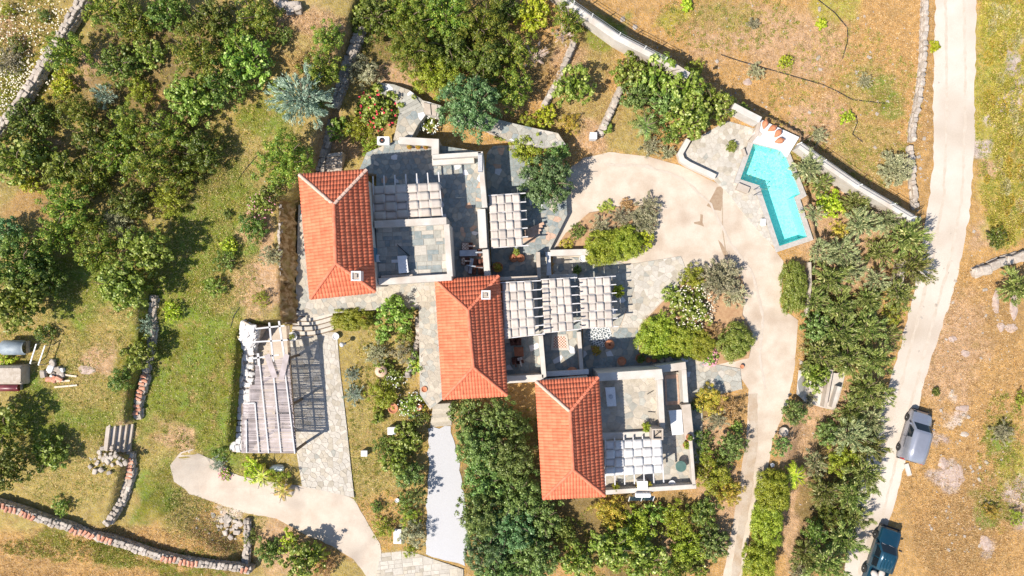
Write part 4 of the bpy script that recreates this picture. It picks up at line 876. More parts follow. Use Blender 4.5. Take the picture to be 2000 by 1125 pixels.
def proto(style, matk, size, var):
    key = (style, matk, size, var)
    if key not in PROTO:
        sk = (style, size, var)
        if sk not in PROTO:
            Rr = {'xs': .42, 's': .85, 'm': 1.45, 'l': 2.3}[size]; V = crown(style, Rr, abs(hash_(style+size))+var); PROTO[sk] = V
        V = PROTO[sk]; PROTO[key] = quads_mesh('crown', V, np.arange(len(V)).reshape(-1, 4), [LM[matk]])
    return PROTO[key]
def hash_(s_): return sum(ord(c_)*(i+3)*7 for i, c_ in enumerate(s_)) % 9973
SZ = {'xs': .42, 's': .85, 'm': 1.45, 'l': 2.3}
def trunk_mesh(seed, m_):
    r = random.Random(seed); mb = MB()
    def limb(a, b_, r0, r1, n=6):
        a, b_ = Vector(a), Vector(b_); d = (b_-a).normalized(); u = d.cross(Vector((.3, .8, .1))).normalized(); v_ = d.cross(u); V = []
        for p_, rr in ((a, r0), (a.lerp(b_, .5)+u*r.uniform(-.05, .05), (r0+r1)/2), (b_, r1)):
            for k in range(n): t_ = 2*math.pi*k/n; V.append(p_+u*math.cos(t_)*rr+v_*math.sin(t_)*rr)
        F = [(i*n+k, i*n+(k+1) % n, (i+1)*n+(k+1) % n, (i+1)*n+k) for i in range(2) for k in range(n)]; mb.add(V, F)
    limb((0, 0, -.3), (.03, .02, .5), .07, .055); top = (.03, .02, .5)
    for k in range(6):
        a = k*1.05+r.uniform(-.3, .3); e = (math.cos(a)*r.uniform(.35, .6), math.sin(a)*r.uniform(.35, .6), r.uniform(.75, 1.0)); limb((top[0], top[1], top[2]-.1*r.random()), e, .04, .018)
        limb(e, (e[0]*1.35, e[1]*1.35+.08, e[2]+.12), .018, .006, 4)
    return mesh('trunk', mb.V, mb.F, [m_], True)
TR = [trunk_mesh(s_, bark) for s_ in range(3)]; TRP = trunk_mesh(9, bark_pale)
# kind: (object name, category, crown style, leaf material, flatness, default height/radius)
KD = {'jun': ('juniper_tree', 'tree', 'juniper', 'juniper', 1.0, 1.7), 'dark': ('evergreen_tree', 'tree', 'dark', 'dark', 1.0, 1.6), 'leafy': ('broadleaf_tree', 'tree', 'leafy', 'leafy', .9, 1.6),
 'carob': ('carob_tree', 'tree', 'carob', 'carob', .95, 1.6), 'round': ('round_tree', 'tree', 'round', 'round', .95, 1.6), 'spruce': ('blue_spruce', 'tree', 'spruce', 'spruce', 1.1, 1.6),
 'con': ('conifer_tree', 'tree', 'conifer', 'conifer', 1.15, 1.9), 'pcon': ('conifer_tree', 'tree', 'conifer', 'paleconifer', 1.1, 1.9), 'olive': ('olive_tree', 'tree', 'juniper', 'grey', .9, 1.5),
 'lime': ('bright_shrub', 'shrub', 'leafy', 'lime', .8, 1.3), 'yel': ('golden_shrub', 'shrub', 'juniper', 'yellow', .8, 1.3), 'gry': ('grey_shrub', 'shrub', 'grass', 'grey', .8, 1.3), 'brn': ('dry_shrub', 'shrub', 'juniper', 'brown', .8, 1.3),
 'hedge': ('clipped_hedge', 'hedge', 'hedge', 'hedge', .9, 1.5), 'dh': ('clipped_shrub', 'shrub', 'hedge', 'leafy', .9, 1.4), 'shr': ('green_shrub', 'shrub', 'leafy', 'leafy', .8, 1.3), 'dsh': ('dark_shrub', 'shrub', 'dark', 'dark', .8, 1.3),
 'lav': ('lavender_bush', 'shrub', 'grass', 'lav', .7, 1.0), 'dead': ('dead_tree', 'tree', 'twig', 'dead', .8, 1.4), 'ysh': ('yellowgreen_shrub', 'shrub', 'juniper', 'hedge', .8, 1.3), 'cact': ('low_shrub', 'shrub', 'dark', 'hedge', .5, .7)}
prnd = random.Random(77); nplant = [0]
def flowers(T_, rr, h_, m_, n, size=.09, seed=0):
    rg = np.random.default_rng(seed+n); d = unit(rg.normal(size=(n*2, 3))); d = d[d[:, 2] > .05][:n]; cc = d*np.array([rr[0], rr[1], h_[1]])*rg.uniform(.92, 1.08, (len(d), 1))+np.array([0, 0, h_[0]])
    V = []; 
    for k in range(3):
        a = rg.normal(size=cc.shape)*.6+np.array([0, 0, .0]); a = unit(a); V.append(leaves(cc+a*size*.3, a, np.full(len(cc), size), np.full(len(cc), size*.8), rg, up=1.5, rand=.3))
    V = np.concatenate(V); o = ob('flowers', quads_mesh('flowers', V, np.arange(len(V)).reshape(-1, 4), [m_]), T_); o.matrix_parent_inverse = Matrix.Identity(4); tag(o, kind='stuff')
def plant(px, py, rpx, kind, label, rpy=None, hf=1.0, rot=0, fl=None, name=None, cat=None):
    nm, ct, style, mk, flat, hr = KD[kind]; i = nplant[0]; nplant[0] += 1
    x, y, zg = G(px, py, 0); rw = rpx*(HC-zg)/FPX; H = hr*rw*hf*(1.25 if rw < 1 and ct == 'tree' else 1); tree = ct == 'tree'
    H = min(H*1.1, 5.8)*prnd.uniform(.78, 1.25) if tree else H
    ch = min(rw*flat, H*.62); cz = max(H-ch, H*.42) if tree else H*.42; ch = max(ch, H-cz)
    x, y, zg = G(px, py, cz); rw = rpx*(HC-zg-cz)/FPX; ry = (rpy or rpx)*(HC-zg-cz)/FPX
    size = min(SZ, key=lambda s_: abs(math.log(math.sqrt(rw*ry)/SZ[s_]))); s_ = SZ[size]
    T_ = thing(name or nm, label, cat or ct, (x, y, zg))
    me = proto(style, mk, size, i % (3 if size in ('m', 's') else 2))
    c_ = ob('crown' if tree else 'foliage', me, T_); c_.matrix_parent_inverse = Matrix.Identity(4); c_.location = (0, 0, cz)
    if rpy is None: c_.rotation_euler = (prnd.uniform(-.12, .12), prnd.uniform(-.12, .12), prnd.uniform(0, 6.28)); c_.scale = (rw/s_*prnd.uniform(.94, 1.06), rw/s_*prnd.uniform(.94, 1.06), ch/s_/.95)
    else: c_.rotation_euler = (0, 0, R(rot)+(math.pi if i % 2 else 0)); c_.scale = (rw/s_, ry/s_, ch/s_/.95)
    tag(c_, kind=None)
    tm = TRP if kind == 'dead' else TR[i % 3]
    t_ = ob('trunk' if tree else 'stem', tm, T_); t_.matrix_parent_inverse = Matrix.Identity(4); t_.scale = (rw*1.0, rw*1.0, (H*.82 if tree else H*.6)); t_.rotation_euler = (0, 0, prnd.uniform(0, 6.28))
    if fl: flowers(T_, (rw, ry), (cz, ch), fl[0], int(fl[1]*rw*ry), fl[2] if len(fl) > 2 else .1, i)
    return T_
PL = [
 # upper left wood, right of the dry stone wall
 (128,105,38,'jun','juniper leaning on the right side of the dry stone wall, upper left corner'),
 (122,165,28,'lime','lime shrub right of the dry stone wall, below the corner juniper'),
 (150,215,34,'jun','olive green juniper halfway down the dry stone wall, over a dark gap'),
 (60,238,44,'dark','dark evergreen overlapping the lower end of the dry stone wall'),
 (30,312,42,'leafy','bright broadleaf tree under the lower end of the dry stone wall, left edge'),
 (80,300,30,'shr','green shrub beside bare soil near the left edge, below the dry stone wall'),
 (210,18,42,'jun','juniper at the top edge just right of the dry stone wall end'),
 (265,50,38,'jun','olive juniper above the bare sandy clearing in the upper left'),
 (325,22,40,'dark','dark evergreen at the top edge above the upper left wood'),
 (232,128,38,'dark','dark evergreen right of the bare sandy clearing'),
 (295,105,28,'leafy','small grey green leafy tree near the top of the left wood'),
 (274,178,30,'ysh','yellow green shrub in the middle of the left wood beside orange soil'),
 (385,105,46,'jun','big olive juniper in the upper part of the left wood'),
 (420,45,42,'dark','dark spreading tree near the top edge above the leafy fig'),
 (375,195,48,'leafy','bright leafy fig tree at the top left corner of the lawn'),
 (440,165,42,'dark','dark evergreen at the upper tip of the lawn'),
 (490,120,44,'leafy','bright leafy tree between the upper lawn tip and the brown dry shrub'),
 (505,35,40,'jun','olive juniper at the top edge above the brown dry shrub'),
 (462,85,30,'jun','small juniper wedged between dark trees at the top of the wood'),
 (205,188,22,'spruce','small blue green conifer in the left wood beside dark shade'),
 (255,242,36,'jun','rounded juniper in the middle of the left wood'),
 (180,265,36,'dark','dark round evergreen in the left wood, below the small blue conifer'),
 (335,262,42,'jun','juniper beside the lawn edge below the leafy fig'),
 (395,300,36,'dark','dark leafy tree jutting onto the lawn from the left wood'),
 (228,305,42,'jun','olive juniper centre left, between two orange soil patches'),
 (290,325,42,'jun','large juniper in the centre of the left wood'),
 (345,340,38,'jun','juniper above the large leafy walnut, beside the lawn'),
 (120,335,36,'leafy','green broadleaf tree in the left wood near the bare patch at the edge'),
 (180,350,38,'jun','olive juniper above the small bright clearing'),
 (60,355,26,'lime','lime shrub near the left edge above the bare brown patch'),
 (130,400,44,'jun','tall juniper right of the bare brown patch at the left edge'),
 (105,460,38,'jun','juniper above the big dark tree at the left edge'),
 (175,440,30,'jun','smaller juniper left of the small bright clearing'),
 (330,392,34,'ysh','yellow green bush at the top of the large leafy walnut'),
 (255,395,36,'dark','dark evergreen left of the yellow green bush by the lawn'),
 (18,455,34,'round','blue green tree on the left edge beside the bare brown patch'),
 (45,520,54,'dark','big dark tree at the left edge above the garden with the barrels'),
 (38,590,50,'leafy','broadleaf tree at the left edge, above the concrete barrels'),
 (98,555,30,'dark','dark tree crown hanging over the small left lawn'),
 (285,490,46,'leafy','bright leafy walnut touching the long lawn, upper half'),
 (240,555,48,'leafy','wide leafy walnut above the terrace wall, lower half'),
 (195,490,40,'jun','olive juniper left of the bright leafy walnut'),
 (225,440,30,'gry','grey green shrub between junipers above the walnut'),
 (88,650,24,'dsh','small dark leafy shrub left of the white clothes poles, casting a long shadow'),
 (268,638,20,'spruce','small blue green shrub left of the terrace wall'),
 (272,690,30,'leafy','small leafy tree growing over the gap in the terrace wall'),
 (232,742,28,'dsh','dark shrub left of the terrace wall above the garden steps'),
 (335,608,22,'lime','lime green shrub standing alone on the lawn right of the terrace wall'),
 (10,700,20,'lime','bright lime bush between the two concrete tanks at the left edge'),
 (8,830,44,'leafy','big leafy tree cut by the left edge, upper one near the bottom'),
 (10,910,46,'dark','big dark tree cut by the left edge, lower one near the bottom'),
 (98,885,34,'leafy','round leafy tree standing alone on the lower left lawn with a long shadow'),
 (118,990,20,'shr','small green weed shrub against the tiled boundary wall'),
 # top centre
 (590,192,50,'spruce','large blue grey spruce at the upper right end of the lawn'),
 (582,128,26,'brn','dry orange brown shrub above the blue spruce'),
 (632,140,38,'jun','dark olive juniper left of the broad terrace wall at the top'),
 (640,75,30,'jun','small juniper above, left of the broad terrace wall'),
 (552,70,22,'dsh','dark shrub in front of the dry orange brown shrub, near the top edge'),
 (545,175,24,'shr','green shrub left of the blue spruce at the lawn tip'),
 (712,140,30,'olive','grey green olive tree between the broad terrace wall and the stepped walk'),
 (560,315,50,'jun','large yellow green laurel just left of the left house'),
 (620,210,22,'dsh','dark shrub right of the blue spruce under the terrace wall'),
 (662,255,26,'shr','green shrub beside the terrace wall above the basement stair'),
 (700,250,32,'ysh','yellow green shrub between the basement stair and the air conditioner'),
 (735,35,42,'dark','dark evergreen at the top edge, left of the tall junipers'),
 (690,10,34,'shr','green shrub at the top edge above the broad terrace wall'),
 (800,95,46,'jun','olive juniper above the stepped stone walk'),
 (850,150,48,'ysh','dense yellow green cypress just above the big round blue green tree'),
 (800,30,46,'jun','tall juniper near the top edge, left of centre'),
 (870,35,50,'jun','broad juniper at the top edge near the centre'),
 (880,95,44,'dark','dark juniper above the big round blue green tree, to its left'),
 (940,55,48,'jun','juniper at the top edge left of the lime tree'),
 (945,125,44,'dark','dark tree above, right of the big round blue green tree'),
 (1000,100,40,'jun','olive juniper left of the dead grey tree'),
 (1000,175,38,'jun','juniper under the dead grey tree, beside the straight stone wall'),
 (915,208,58,'round','big round blue green tree right above the upper patio wall',None,1.2),
 (1040,32,36,'lime','lime yellow tree at the top edge left of the boundary wall'),
 (985,20,34,'dark','dark tree at the top edge left of the lime yellow tree'),
 (1110,42,32,'jun','conifer against the left side of the boundary wall at the top edge'),
 (1045,112,24,'dead','dead grey pink tree with bare twigs left of the stone wall'),
 (1100,70,20,'dead','pale bare twigs at the upper end of the stone wall'),
 (1085,150,22,'brn','dry brown shrub right of the stone wall below the bare twigs',None,.6),
 (1122,165,36,'leafy','round fig tree between the two straight stone walls'),
 (1065,225,26,'lime','bright yellow green shrub at the lower end of the stone wall'),
 (1112,240,22,'yel','golden shrub below the round fig tree'),
 (1030,240,22,'ysh','yellow green bush above the olive tree by the court'),
 (1030,290,36,'ysh','loose olive green tree above the round carob beside the drive'),
 (1065,355,50,'round','round dense carob between the court and the pale drive',None,1.0),
 (1085,300,26,'carob','small green tree touching the top of the round carob'),
 (980,262,18,'shr','small green shrub on the back walk right of the big round tree'),
 # grove left of pool
 (1232,140,34,'leafy','leafy tree touching the boundary wall, left end of the grove'),
 (1285,150,40,'leafy','leafy tree in the grove, second along the boundary wall'),
 (1240,190,30,'carob','dark leafy tree at the left side of the grove'),
 (1300,200,38,'carob','carob tree in the middle of the grove'),
 (1340,175,38,'leafy','leafy tree in the grove below the boundary wall bend'),
 (1345,235,40,'leafy','bright leafy tree in the grove overhanging the pool deck corner'),
 (1395,205,38,'leafy','leafy tree at the right end of the grove above the pool deck'),
 (1360,135,20,'ysh','yellow green shrub behind the grove at the boundary wall'),
 (1270,285,22,'gry','grey green shrub below the small palm beside the drive'),
 (1310,262,26,'dsh','dark shrub left of the curved seat wall'),
 (1305,300,14,'gry','small grey shrub at the drive edge beneath the grove'),
 (1185,252,12,'shr','tiny dark shrub right of the white box and the stone wall'),
 (1450,213,14,'shr','small shrub in the narrow bed behind the pool deck'),
 (1430,286,11,'dh','small potted round bush standing alone on the pool deck'),
 # planted islands
 (1268,402,22,'gry','grey olive shrub at the top right tip of the upper planted island'),
 (1255,432,26,'gry','grey shrub on the right side of the upper planted island'),
 (1262,468,22,'lime','lime shrub at the right corner of the upper planted island'),
 (1212,425,20,'gry','silvery shrub in the centre of the upper planted island'),
 (1225,400,12,'brn','dark brown small shrub near the top of the upper planted island'),
 (1172,445,22,'gry','silvery shrub left of centre in the upper planted island'),
 (1185,405,14,'cact','bright green low patch at the top of the upper planted island'),
 (1128,452,16,'dsh','dark round shrub near the left tip of the upper planted island'),
 (1110,478,14,'yel','golden low shrub at the left tip of the upper planted island'),
 (1175,485,30,'hedge','dense bright shrub at the bottom of the upper planted island'),
 (1220,475,30,'hedge','dense green bush at the bottom right of the upper planted island'),
 (1235,452,18,'dsh','dark shrub inside the upper planted island'),
 (1405,545,38,'gry','large grey olive shrub at the top of the lower planted island'),
 (1435,578,22,'gry','grey shrub at the right edge of the lower planted island'),
 (1355,540,26,'ysh','yellow green shrub along the left edge of the lower planted island'),
 (1315,578,22,'shr','green shrub halfway up the left edge of the lower planted island'),
 (1350,600,42,'shr','shrub full of white flowers in the lower planted island',None,.8,(fl_c,55,.10),'flowering_shrub'),
 (1295,625,26,'ysh','yellow green shrub left of the white flowering shrub'),
 (1280,660,34,'hedge','bright clipped hedge at the left end of the lower planted island',None,.8),
 (1325,665,34,'hedge','bright clipped hedge mound at the bottom middle of the lower planted island',None,.8),
 (1362,672,28,'hedge','clipped hedge mound touching the brown shrub in the lower planted island',None,.9),
 (1390,645,20,'brn','pinkish brown shrub between the hedge and the round topiary'),
 (1435,667,33,'dh','large round topiary at the lower right corner of the lower planted island'),
 (1385,698,18,'shr','small shrub with pink flowers between hedge and round topiary',None,.7,(fl_p,110,.14),'flowering_shrub'),
 # lower right of house three
 (1385,780,30,'yel','olive gold shrub right of the third house, upper one'),
 (1428,800,26,'brn','rusty brown shrub beside the drive, right of the third house'),
 (1440,835,16,'shr','small green shrub on the drive edge between rusty and dark bushes'),
 (1375,860,22,'dsh','dark shrub shading the path just right of the third house wall'),
 (1378,890,20,'ysh','yellow green shrub climbing over the narrow patio wall of the third house'),
 (1362,790,18,'dsh','dark shrub between the passage wall and the olive gold shrub'),
 (1400,820,22,'gry','grey green shrub below the rusty brown shrub'),
 (1430,870,26,'carob','dark leafy tree at the drive edge right of the third house'),
 (1412,895,24,'dsh','dark shrub between the gold tree and the drive'),
 (1395,930,38,'ysh','yellow green tree at the lower right corner of the third house'),
 (1425,960,28,'yel','golden tree beside the drive below the third house'),
 (1188,1000,34,'yel','golden orange tree below the third house, left of the solar panel'),
 (1240,1035,42,'ysh','bright yellow green tree straight below the third house'),
 (1195,1070,40,'leafy','leafy tree at the bottom edge below the third house'),
 (1265,1095,40,'leafy','bright leafy tree at the bottom edge, right of the golden one'),
 (1278,1000,26,'shr','green shrub just right of the solar panel'),
 (1320,1015,34,'ysh','yellow green shrub below the right patio corner of the third house'),
 (1375,1000,34,'dsh','dark shrub below the third house near the drive'),
 (1340,1070,38,'ysh','olive green tree near the bottom edge left of the drive'),
 (1390,1060,34,'carob','leafy tree beside the drive near the bottom edge'),
 (1325,1115,30,'jun','olive shrub at the bottom edge left of the drive'),
 (1365,1110,24,'shr','small green shrub at the bottom edge nearest the drive'),
 (1130,1095,34,'leafy','leafy tree at the bottom edge right of the dark carobs'),
 (1100,1040,30,'dsh','shaded dark shrub right of the big carobs'),
 # big carob belt, bottom centre
 (915,818,38,'carob','carob touching the bottom left corner of the middle house'),
 (975,812,40,'carob','carob right below the middle house, left of the third house'),
 (1012,835,30,'carob','carob squeezed between the middle house and the third house'),
 (935,870,44,'carob','carob beside the upper part of the white gravel path'),
 (995,890,46,'carob','large carob left of the third house wall'),
 (945,940,40,'carob','carob halfway down the white gravel path'),
 (1010,960,50,'carob','big carob at the lower left corner of the third house'),
 (935,1000,44,'carob','carob beside the lower part of the white gravel path'),
 (1000,1030,50,'round','blue green carob in the centre of the bottom grove'),
 (1060,1010,38,'carob','carob below the lower left corner of the third house'),
 (950,1070,46,'round','blue green carob near the lower end of the gravel path'),
 (1040,1085,50,'carob','large carob at the bottom edge right of centre'),
 (975,1125,46,'carob','carob cut by the bottom edge near the gravel path'),
 # flower garden
 (688,622,40,'hedge','curved clipped yellow hedge below the left house',24,.6),
 (722,618,18,'dsh','dark end of the curved hedge beside the terracotta jar'),
 (772,612,34,'leafy','rose tree at the top right of the flower garden',None,1.3),
 (790,650,24,'shr','leafy shrub below the rose tree in the flower garden'),
 (745,655,20,'shr','soft green shrub below the curved hedge'),
 (735,690,24,'gry','grey green bush in the centre of the flower garden'),
 (785,690,24,'olive','grey olive shrub by the curved stone edge of the flower garden'),
 (688,732,16,'lav','upper lavender bush along the patio edge'),
 (690,770,20,'lav','lower, larger lavender bush along the patio edge'),
 (755,722,22,'shr','green bush left of the fallen pot in the flower garden'),
 (775,740,20,'shr','small shrub with white flowers in the middle of the flower garden',None,.8,(fl_w,55,.10),'flowering_shrub'),
 (748,772,32,'ysh','yellow green bush in the lower half of the flower garden'),
 (812,710,24,'shr','bright bush touching the path of the middle house'),
 (800,790,26,'shr','white flowering shrub beside the steps to the gravel path',None,.9,(fl_w,50,.10),'flowering_shrub'),
 (832,790,14,'yel','bright yellow bush at the top of the stone steps'),
 (820,815,22,'dsh','dark shrub left of the stone steps'),
 (740,815,14,'shr','small green bush above the white planter box'),
 (795,855,30,'leafy','leafy fig beside the shaded side of the gravel path'),
 (748,872,22,'dsh','dark bush right of the small white box on the lawn strip'),
 (770,900,26,'leafy','leafy shrub in the lower flower garden, above the blue green ones'),
 (800,925,30,'carob','dense shrub leaning over the gravel path'),
 (815,965,24,'carob','dense shrub at the middle of the gravel path'),
 (735,990,16,'dsh','small dark bush standing alone on the dry strip'),
 (790,985,20,'dsh','dark shrub beside the white ring stone'),
 (750,1030,24,'ysh','yellow green bush at the lower tip of the flower garden'),
 (805,1045,26,'olive','grey green shrub at the lower end of the gravel path'),
 (800,1075,16,'ysh','lowest small bush where the gravel path meets the drive'),
 (800,1010,22,'ysh','bright bush above the leaning sign board'),
 # left of the houses
 (508,400,28,'shr','oleander with pink flowers above the brown earth bank',None,1,(fl_p,30,.10),'flowering_shrub'),
 (495,445,30,'dsh','dark green shrub left of the brown earth bank'),
 (440,512,26,'dsh','dark shrub on the lawn, left of bare soil'),
 (450,480,20,'lime','bright green bush above the dark lawn shrub'),
 (418,560,22,'shr','green shrub at the bottom of the diagonal row on the lawn'),
 (535,365,28,'dsh','dark shrub between the big laurel and the pink oleander'),
 (512,580,18,'ysh','small round bush on bare soil above the white stone pile'),
 (576,566,11,'dsh','tiny dark bush on the path left of the left house'),
 (445,418,10,'dsh','tiny dark shrub alone on the upper lawn'),
 (530,500,22,'gry','grey dry bush on the bare soil left of the bank'),
 (740,212,42,'shr','big oleander with red and pink flowers left of the stepped walk',None,1,(fl_r,14,.16),'flowering_shrub'),
 (725,290,26,'ysh','yellow green shrub overhanging the upper left patio corner'),
 (838,238,22,'shr','white flowering bush beside the stepped walk above the white wall',24,.7,(fl_w,90,.12),'flowering_shrub'),
 (432,878,20,'dsh','dark shrub at the lower left corner of the reed carport'),
 (428,905,16,'lav','grey green bush above the pink flowers on the drive edge'),
 (440,925,13,'cact','low pink flower clump at the drive edge left of the carport',None,1,(fl_p,200,.10),'flowering_shrub'),
 (492,915,24,'lime','bright bush below the reed carport, left of the covered boat'),
 (545,935,24,'ysh','yellow green bush at the right end of the bed below the carport'),
 (525,1075,28,'dsh','dark bush at the bottom edge, left of the bright one'),
 (590,1090,38,'leafy','bright yellow green shrub at the bottom edge between drive and wall'),
 (565,1060,22,'lime','small lime bush in the bottom bed beside the drive'),
 (635,1110,26,'brn','dry brown bush at the bottom edge where the drive narrows'),
 (490,1050,16,'dsh','dark shrub right of the short stone wall at the bottom'),
 # fields
 (18,120,26,'gry','grey green scrub bush left of the dry stone wall, upper left corner'),
 (85,30,16,'dsh','small dark bush near the top left corner'),
 (30,90,18,'dsh','dark bush among white wildflowers at the left edge'),
 (15,20,16,'ysh','yellow green weed bush in the top left corner'),
 (1605,48,11,'lime','small bright green cushion bush in the dry field near the top'),
 (1532,122,15,'lime','bright green cushion bush in the middle of the dry field'),
 (1476,140,17,'gry','pale green round bush in the dry field above the grove'),
 (1470,46,11,'gry','small pale bush in the dry field near the top'),
 (1342,10,12,'lime','bright green bush on the top edge of the dry field'),
 (1825,92,11,'lime','round lime bush touching the left side of the road'),
 (1748,330,32,'gry','spiky grey green shrub left of the tumbled road wall'),
 (1598,265,18,'gry','green grey shrub right of the white pool platform'),
 (1655,228,15,'lime','elongated green bush in the lower middle of the dry field'),
 (1688,158,16,'gry','low shrub in the dry field under a black pipe'),
 (1640,450,20,'yel','golden dry shrub between the pool and the conifers'),
 (1945,465,24,'dsh','dark conical shrub right of the road above the boulders'),
 (1988,560,30,'con','dark feathery shrub cut by the right edge below the boulders'),
 (1957,845,22,'gry','dark grey green bush in the right field, level with the van'),
 (1828,765,9,'dsh','small dark bush at the road edge above the van'),
 (1935,1000,18,'yel','golden green bush in the right field near the bottom'),
 (1985,1010,18,'ysh','olive bush at the right edge near the bottom'),
 (1995,780,18,'ysh','yellow green bush cut by the right edge, level with the road bend'),
 # conifer belt
 (1578,328,26,'pcon','pale feathery conifer at the top of the belt beside the pool'),
 (1600,362,24,'con','conifer second from the top of the belt, against the boundary wall'),
 (1622,398,28,'lime','lime green shrub between pool and boundary wall'),
 (1590,418,20,'pcon','pale drooping conifer at the right rim of the pool'),
 (1668,395,26,'con','conifer touching the middle of the lower boundary wall'),
 (1680,438,28,'pcon','pale conifer below the boundary wall, centre of the belt'),
 (1728,432,28,'pcon','pale conifer below the lower end of the boundary wall'),
 (1768,462,36,'con','large green conifer where the boundary wall meets the road'),
 (1778,520,34,'con','large green conifer overhanging the road bend'),
 (1752,572,28,'con','green conifer beside the road below the bend'),
 (1640,492,28,'pcon','grey conifer right of the dry golden shrub'),
 (1598,492,24,'pcon','pale conifer below the pool corner'),
 (1718,492,26,'con','conifer left of the large roadside conifers'),
 (1660,525,26,'pcon','brown tipped conifer beside a sandy gap'),
 (1712,545,24,'pcon','pale conifer left of the short kerb wall'),
 (1622,545,32,'con','dark green conifer right of the thin dark topped wall'),
 (1695,585,26,'con','conifer above the shaded hollow in the belt'),
 (1590,588,26,'con','conifer at the lower end of the thin dark topped wall'),
 (1640,600,28,'con','conifer left of the shaded hollow in the belt'),
 (1742,612,26,'ysh','bright green shrub at the road edge halfway down the belt'),
 (1590,640,32,'carob','green tree right of the widest part of the drive'),
 (1640,650,34,'con','conifer in the middle of the belt, level with the round topiary'),
 (1692,640,32,'con','conifer near the road, level with the round topiary'),
 (1735,655,22,'con','small conifer leaning over the road below the bright shrub'),
 (1600,690,32,'con','conifer just above the concrete pad'),
 (1655,700,34,'con','broad conifer above right of the concrete pad'),
 (1710,700,30,'con','conifer by the road, right of the concrete pad top'),
 (1592,732,28,'leafy','bright leafy tree covering the top of the concrete pad'),
 (1690,760,34,'con','conifer by the road, right of the concrete pad'),
 (1722,770,22,'con','feathery conifer tip over the road, right of the concrete pad'),
 (1662,805,26,'con','conifer just below the concrete pad'),
 (1700,820,28,'pcon','conifer at the road edge, opposite the front of the van'),
 (1660,850,32,'pcon','palest conifer of the belt, left of the van'),
 (1615,850,26,'carob','green tree below the sandy slope under the concrete pad'),
 (1700,870,28,'con','conifer at the road edge left of the van'),
 (1640,900,32,'ysh','yellow green conifer shrub left of the van rear'),
 (1690,925,30,'con','spiky conifer at the road edge below the van'),
 (1590,905,24,'pcon','small pale conifer below the sandy slope'),
 (1660,965,30,'con','conifer halfway between the van and the dark pickup'),
 (1610,960,28,'con','conifer right of the long bright hedge'),
 (1625,1005,28,'dark','dark green tree between the long hedge and the road'),
 (1668,1010,26,'con','spiky conifer casting shade on the road above the pickup'),
 (1650,1055,32,'con','conifer left of the dark pickup'),
 (1590,1040,26,'dark','dark tree right of the lower end of the long hedge'),
 (1570,1085,26,'con','conifer near the bottom edge right of the last hedge'),
 (1612,1100,34,'con','big conifer at the bottom edge left of the road'),
 (1560,1120,22,'gry','grey green shrub at the bottom edge'),
 (1552,805,26,'carob','round bush at the drive edge, left below the concrete pad'),
 (1525,872,22,'carob','smaller round bush at the drive edge below the round white pot'),
 (1580,780,14,'gry','little grey green shrub on the sandy slope'),
]
for q in PL:
    px, py, rp, kd, lb = q[:5]; rp = rp*(1.07 if rp > 24 and KD[kd][1] == 'tree' else 1.12 if 'upper planted island' in lb else 1.04 if 'lower planted island' in lb else 1.0); rpy = q[5] if len(q) > 5 else None; hf = q[6] if len(q) > 6 else 1; fl = q[7] if len(q) > 7 else None; hf *= .8 if 'planted island' in lb else 1; nm = q[8] if len(q) > 8 else None
    plant(px, py, rp, kd, lb, rpy, hf, 0, fl, nm)
plant(1548,562,25,'dh','tapering clipped hedge between the drive and the thin dark topped wall',52,1.2, 0, name='clipped_hedge', cat='hedge')
plant(1508,960,32,'hedge','long bright clipped hedge beside the narrow lower drive, upper piece',42,1.0)
plant(1498,1025,30,'hedge','long bright clipped hedge beside the narrow lower drive, lower piece',44,1.0)
plant(1482,1095,32,'hedge','last dark clipped hedge beside the drive at the bottom edge',40,1.0)
# palms / agaves with real fronds
def palm(px, py, rp, label, nf, matk, h_=1.2, name='palm'):
    x, y, zg = G(px, py, h_); rw = rp*(HC-zg-h_)/FPX; T_ = thing(name, label, name.replace('_', ' '), (x, y, zg)); r = random.Random(int(px)); V = []
    for k in range(nf):
        a = 2*math.pi*k/nf+r.uniform(-.2, .2); L = rw*r.uniform(.8, 1.1); V = []; Q = []
        prev = None
        for s_ in range(9):
            t_ = (s_+.5)/9; p_ = Vector((math.cos(a)*L*t_, math.sin(a)*L*t_, h_+L*(.55*t_-.75*t_*t_))); d = Vector((math.cos(a), math.sin(a), .5-1.5*t_)).normalized(); sd = Vector((-math.sin(a), math.cos(a), 0)); ll = L*.30*(1-t_*.6)
            for sg in (-1, 1):
                for u_ in (0, .5):
                    b0 = p_+d*L*.055*u_; n = len(V); tip = b0+sd*sg*ll+d*ll*.7-Vector((0, 0, ll*.25)); V += [b0, b0+d*.05*L, tip, b0+sd*sg*ll*.4+d*ll*.1]; Q.append((n, n+1, n+2, n+3))
        n = len(V)
        for s_ in range(6):
            t0, t1 = s_/6, (s_+1)/6; q0 = Vector((math.cos(a)*L*t0, math.sin(a)*L*t0, h_+.01+L*(.55*t0-.75*t0*t0))); q1 = Vector((math.cos(a)*L*t1, math.sin(a)*L*t1, h_+.01+L*(.55*t1-.75*t1*t1))); sd = Vector((-math.sin(a), math.cos(a), 0))*.025
            n = len(V); V += [q0-sd, q0+sd, q1+sd, q1-sd]; Q.append((n, n+1, n+2, n+3))
        o = ob('frond', quads_mesh('frond', [tuple(v) for v in V], Q, [LM[matk]]), T_); o.matrix_parent_inverse = Matrix.Identity(4)
    t_ = ob('trunk', TR[0], T_); t_.matrix_parent_inverse = Matrix.Identity(4); t_.scale = (1.3, 1.3, h_*1.7)
palm(1262, 245, 32, 'small spreading palm in the dry bed above the drive', 11, 'carob')
palm(1555, 930, 30, 'bright green small palm beside the long clipped hedge', 12, 'lime')
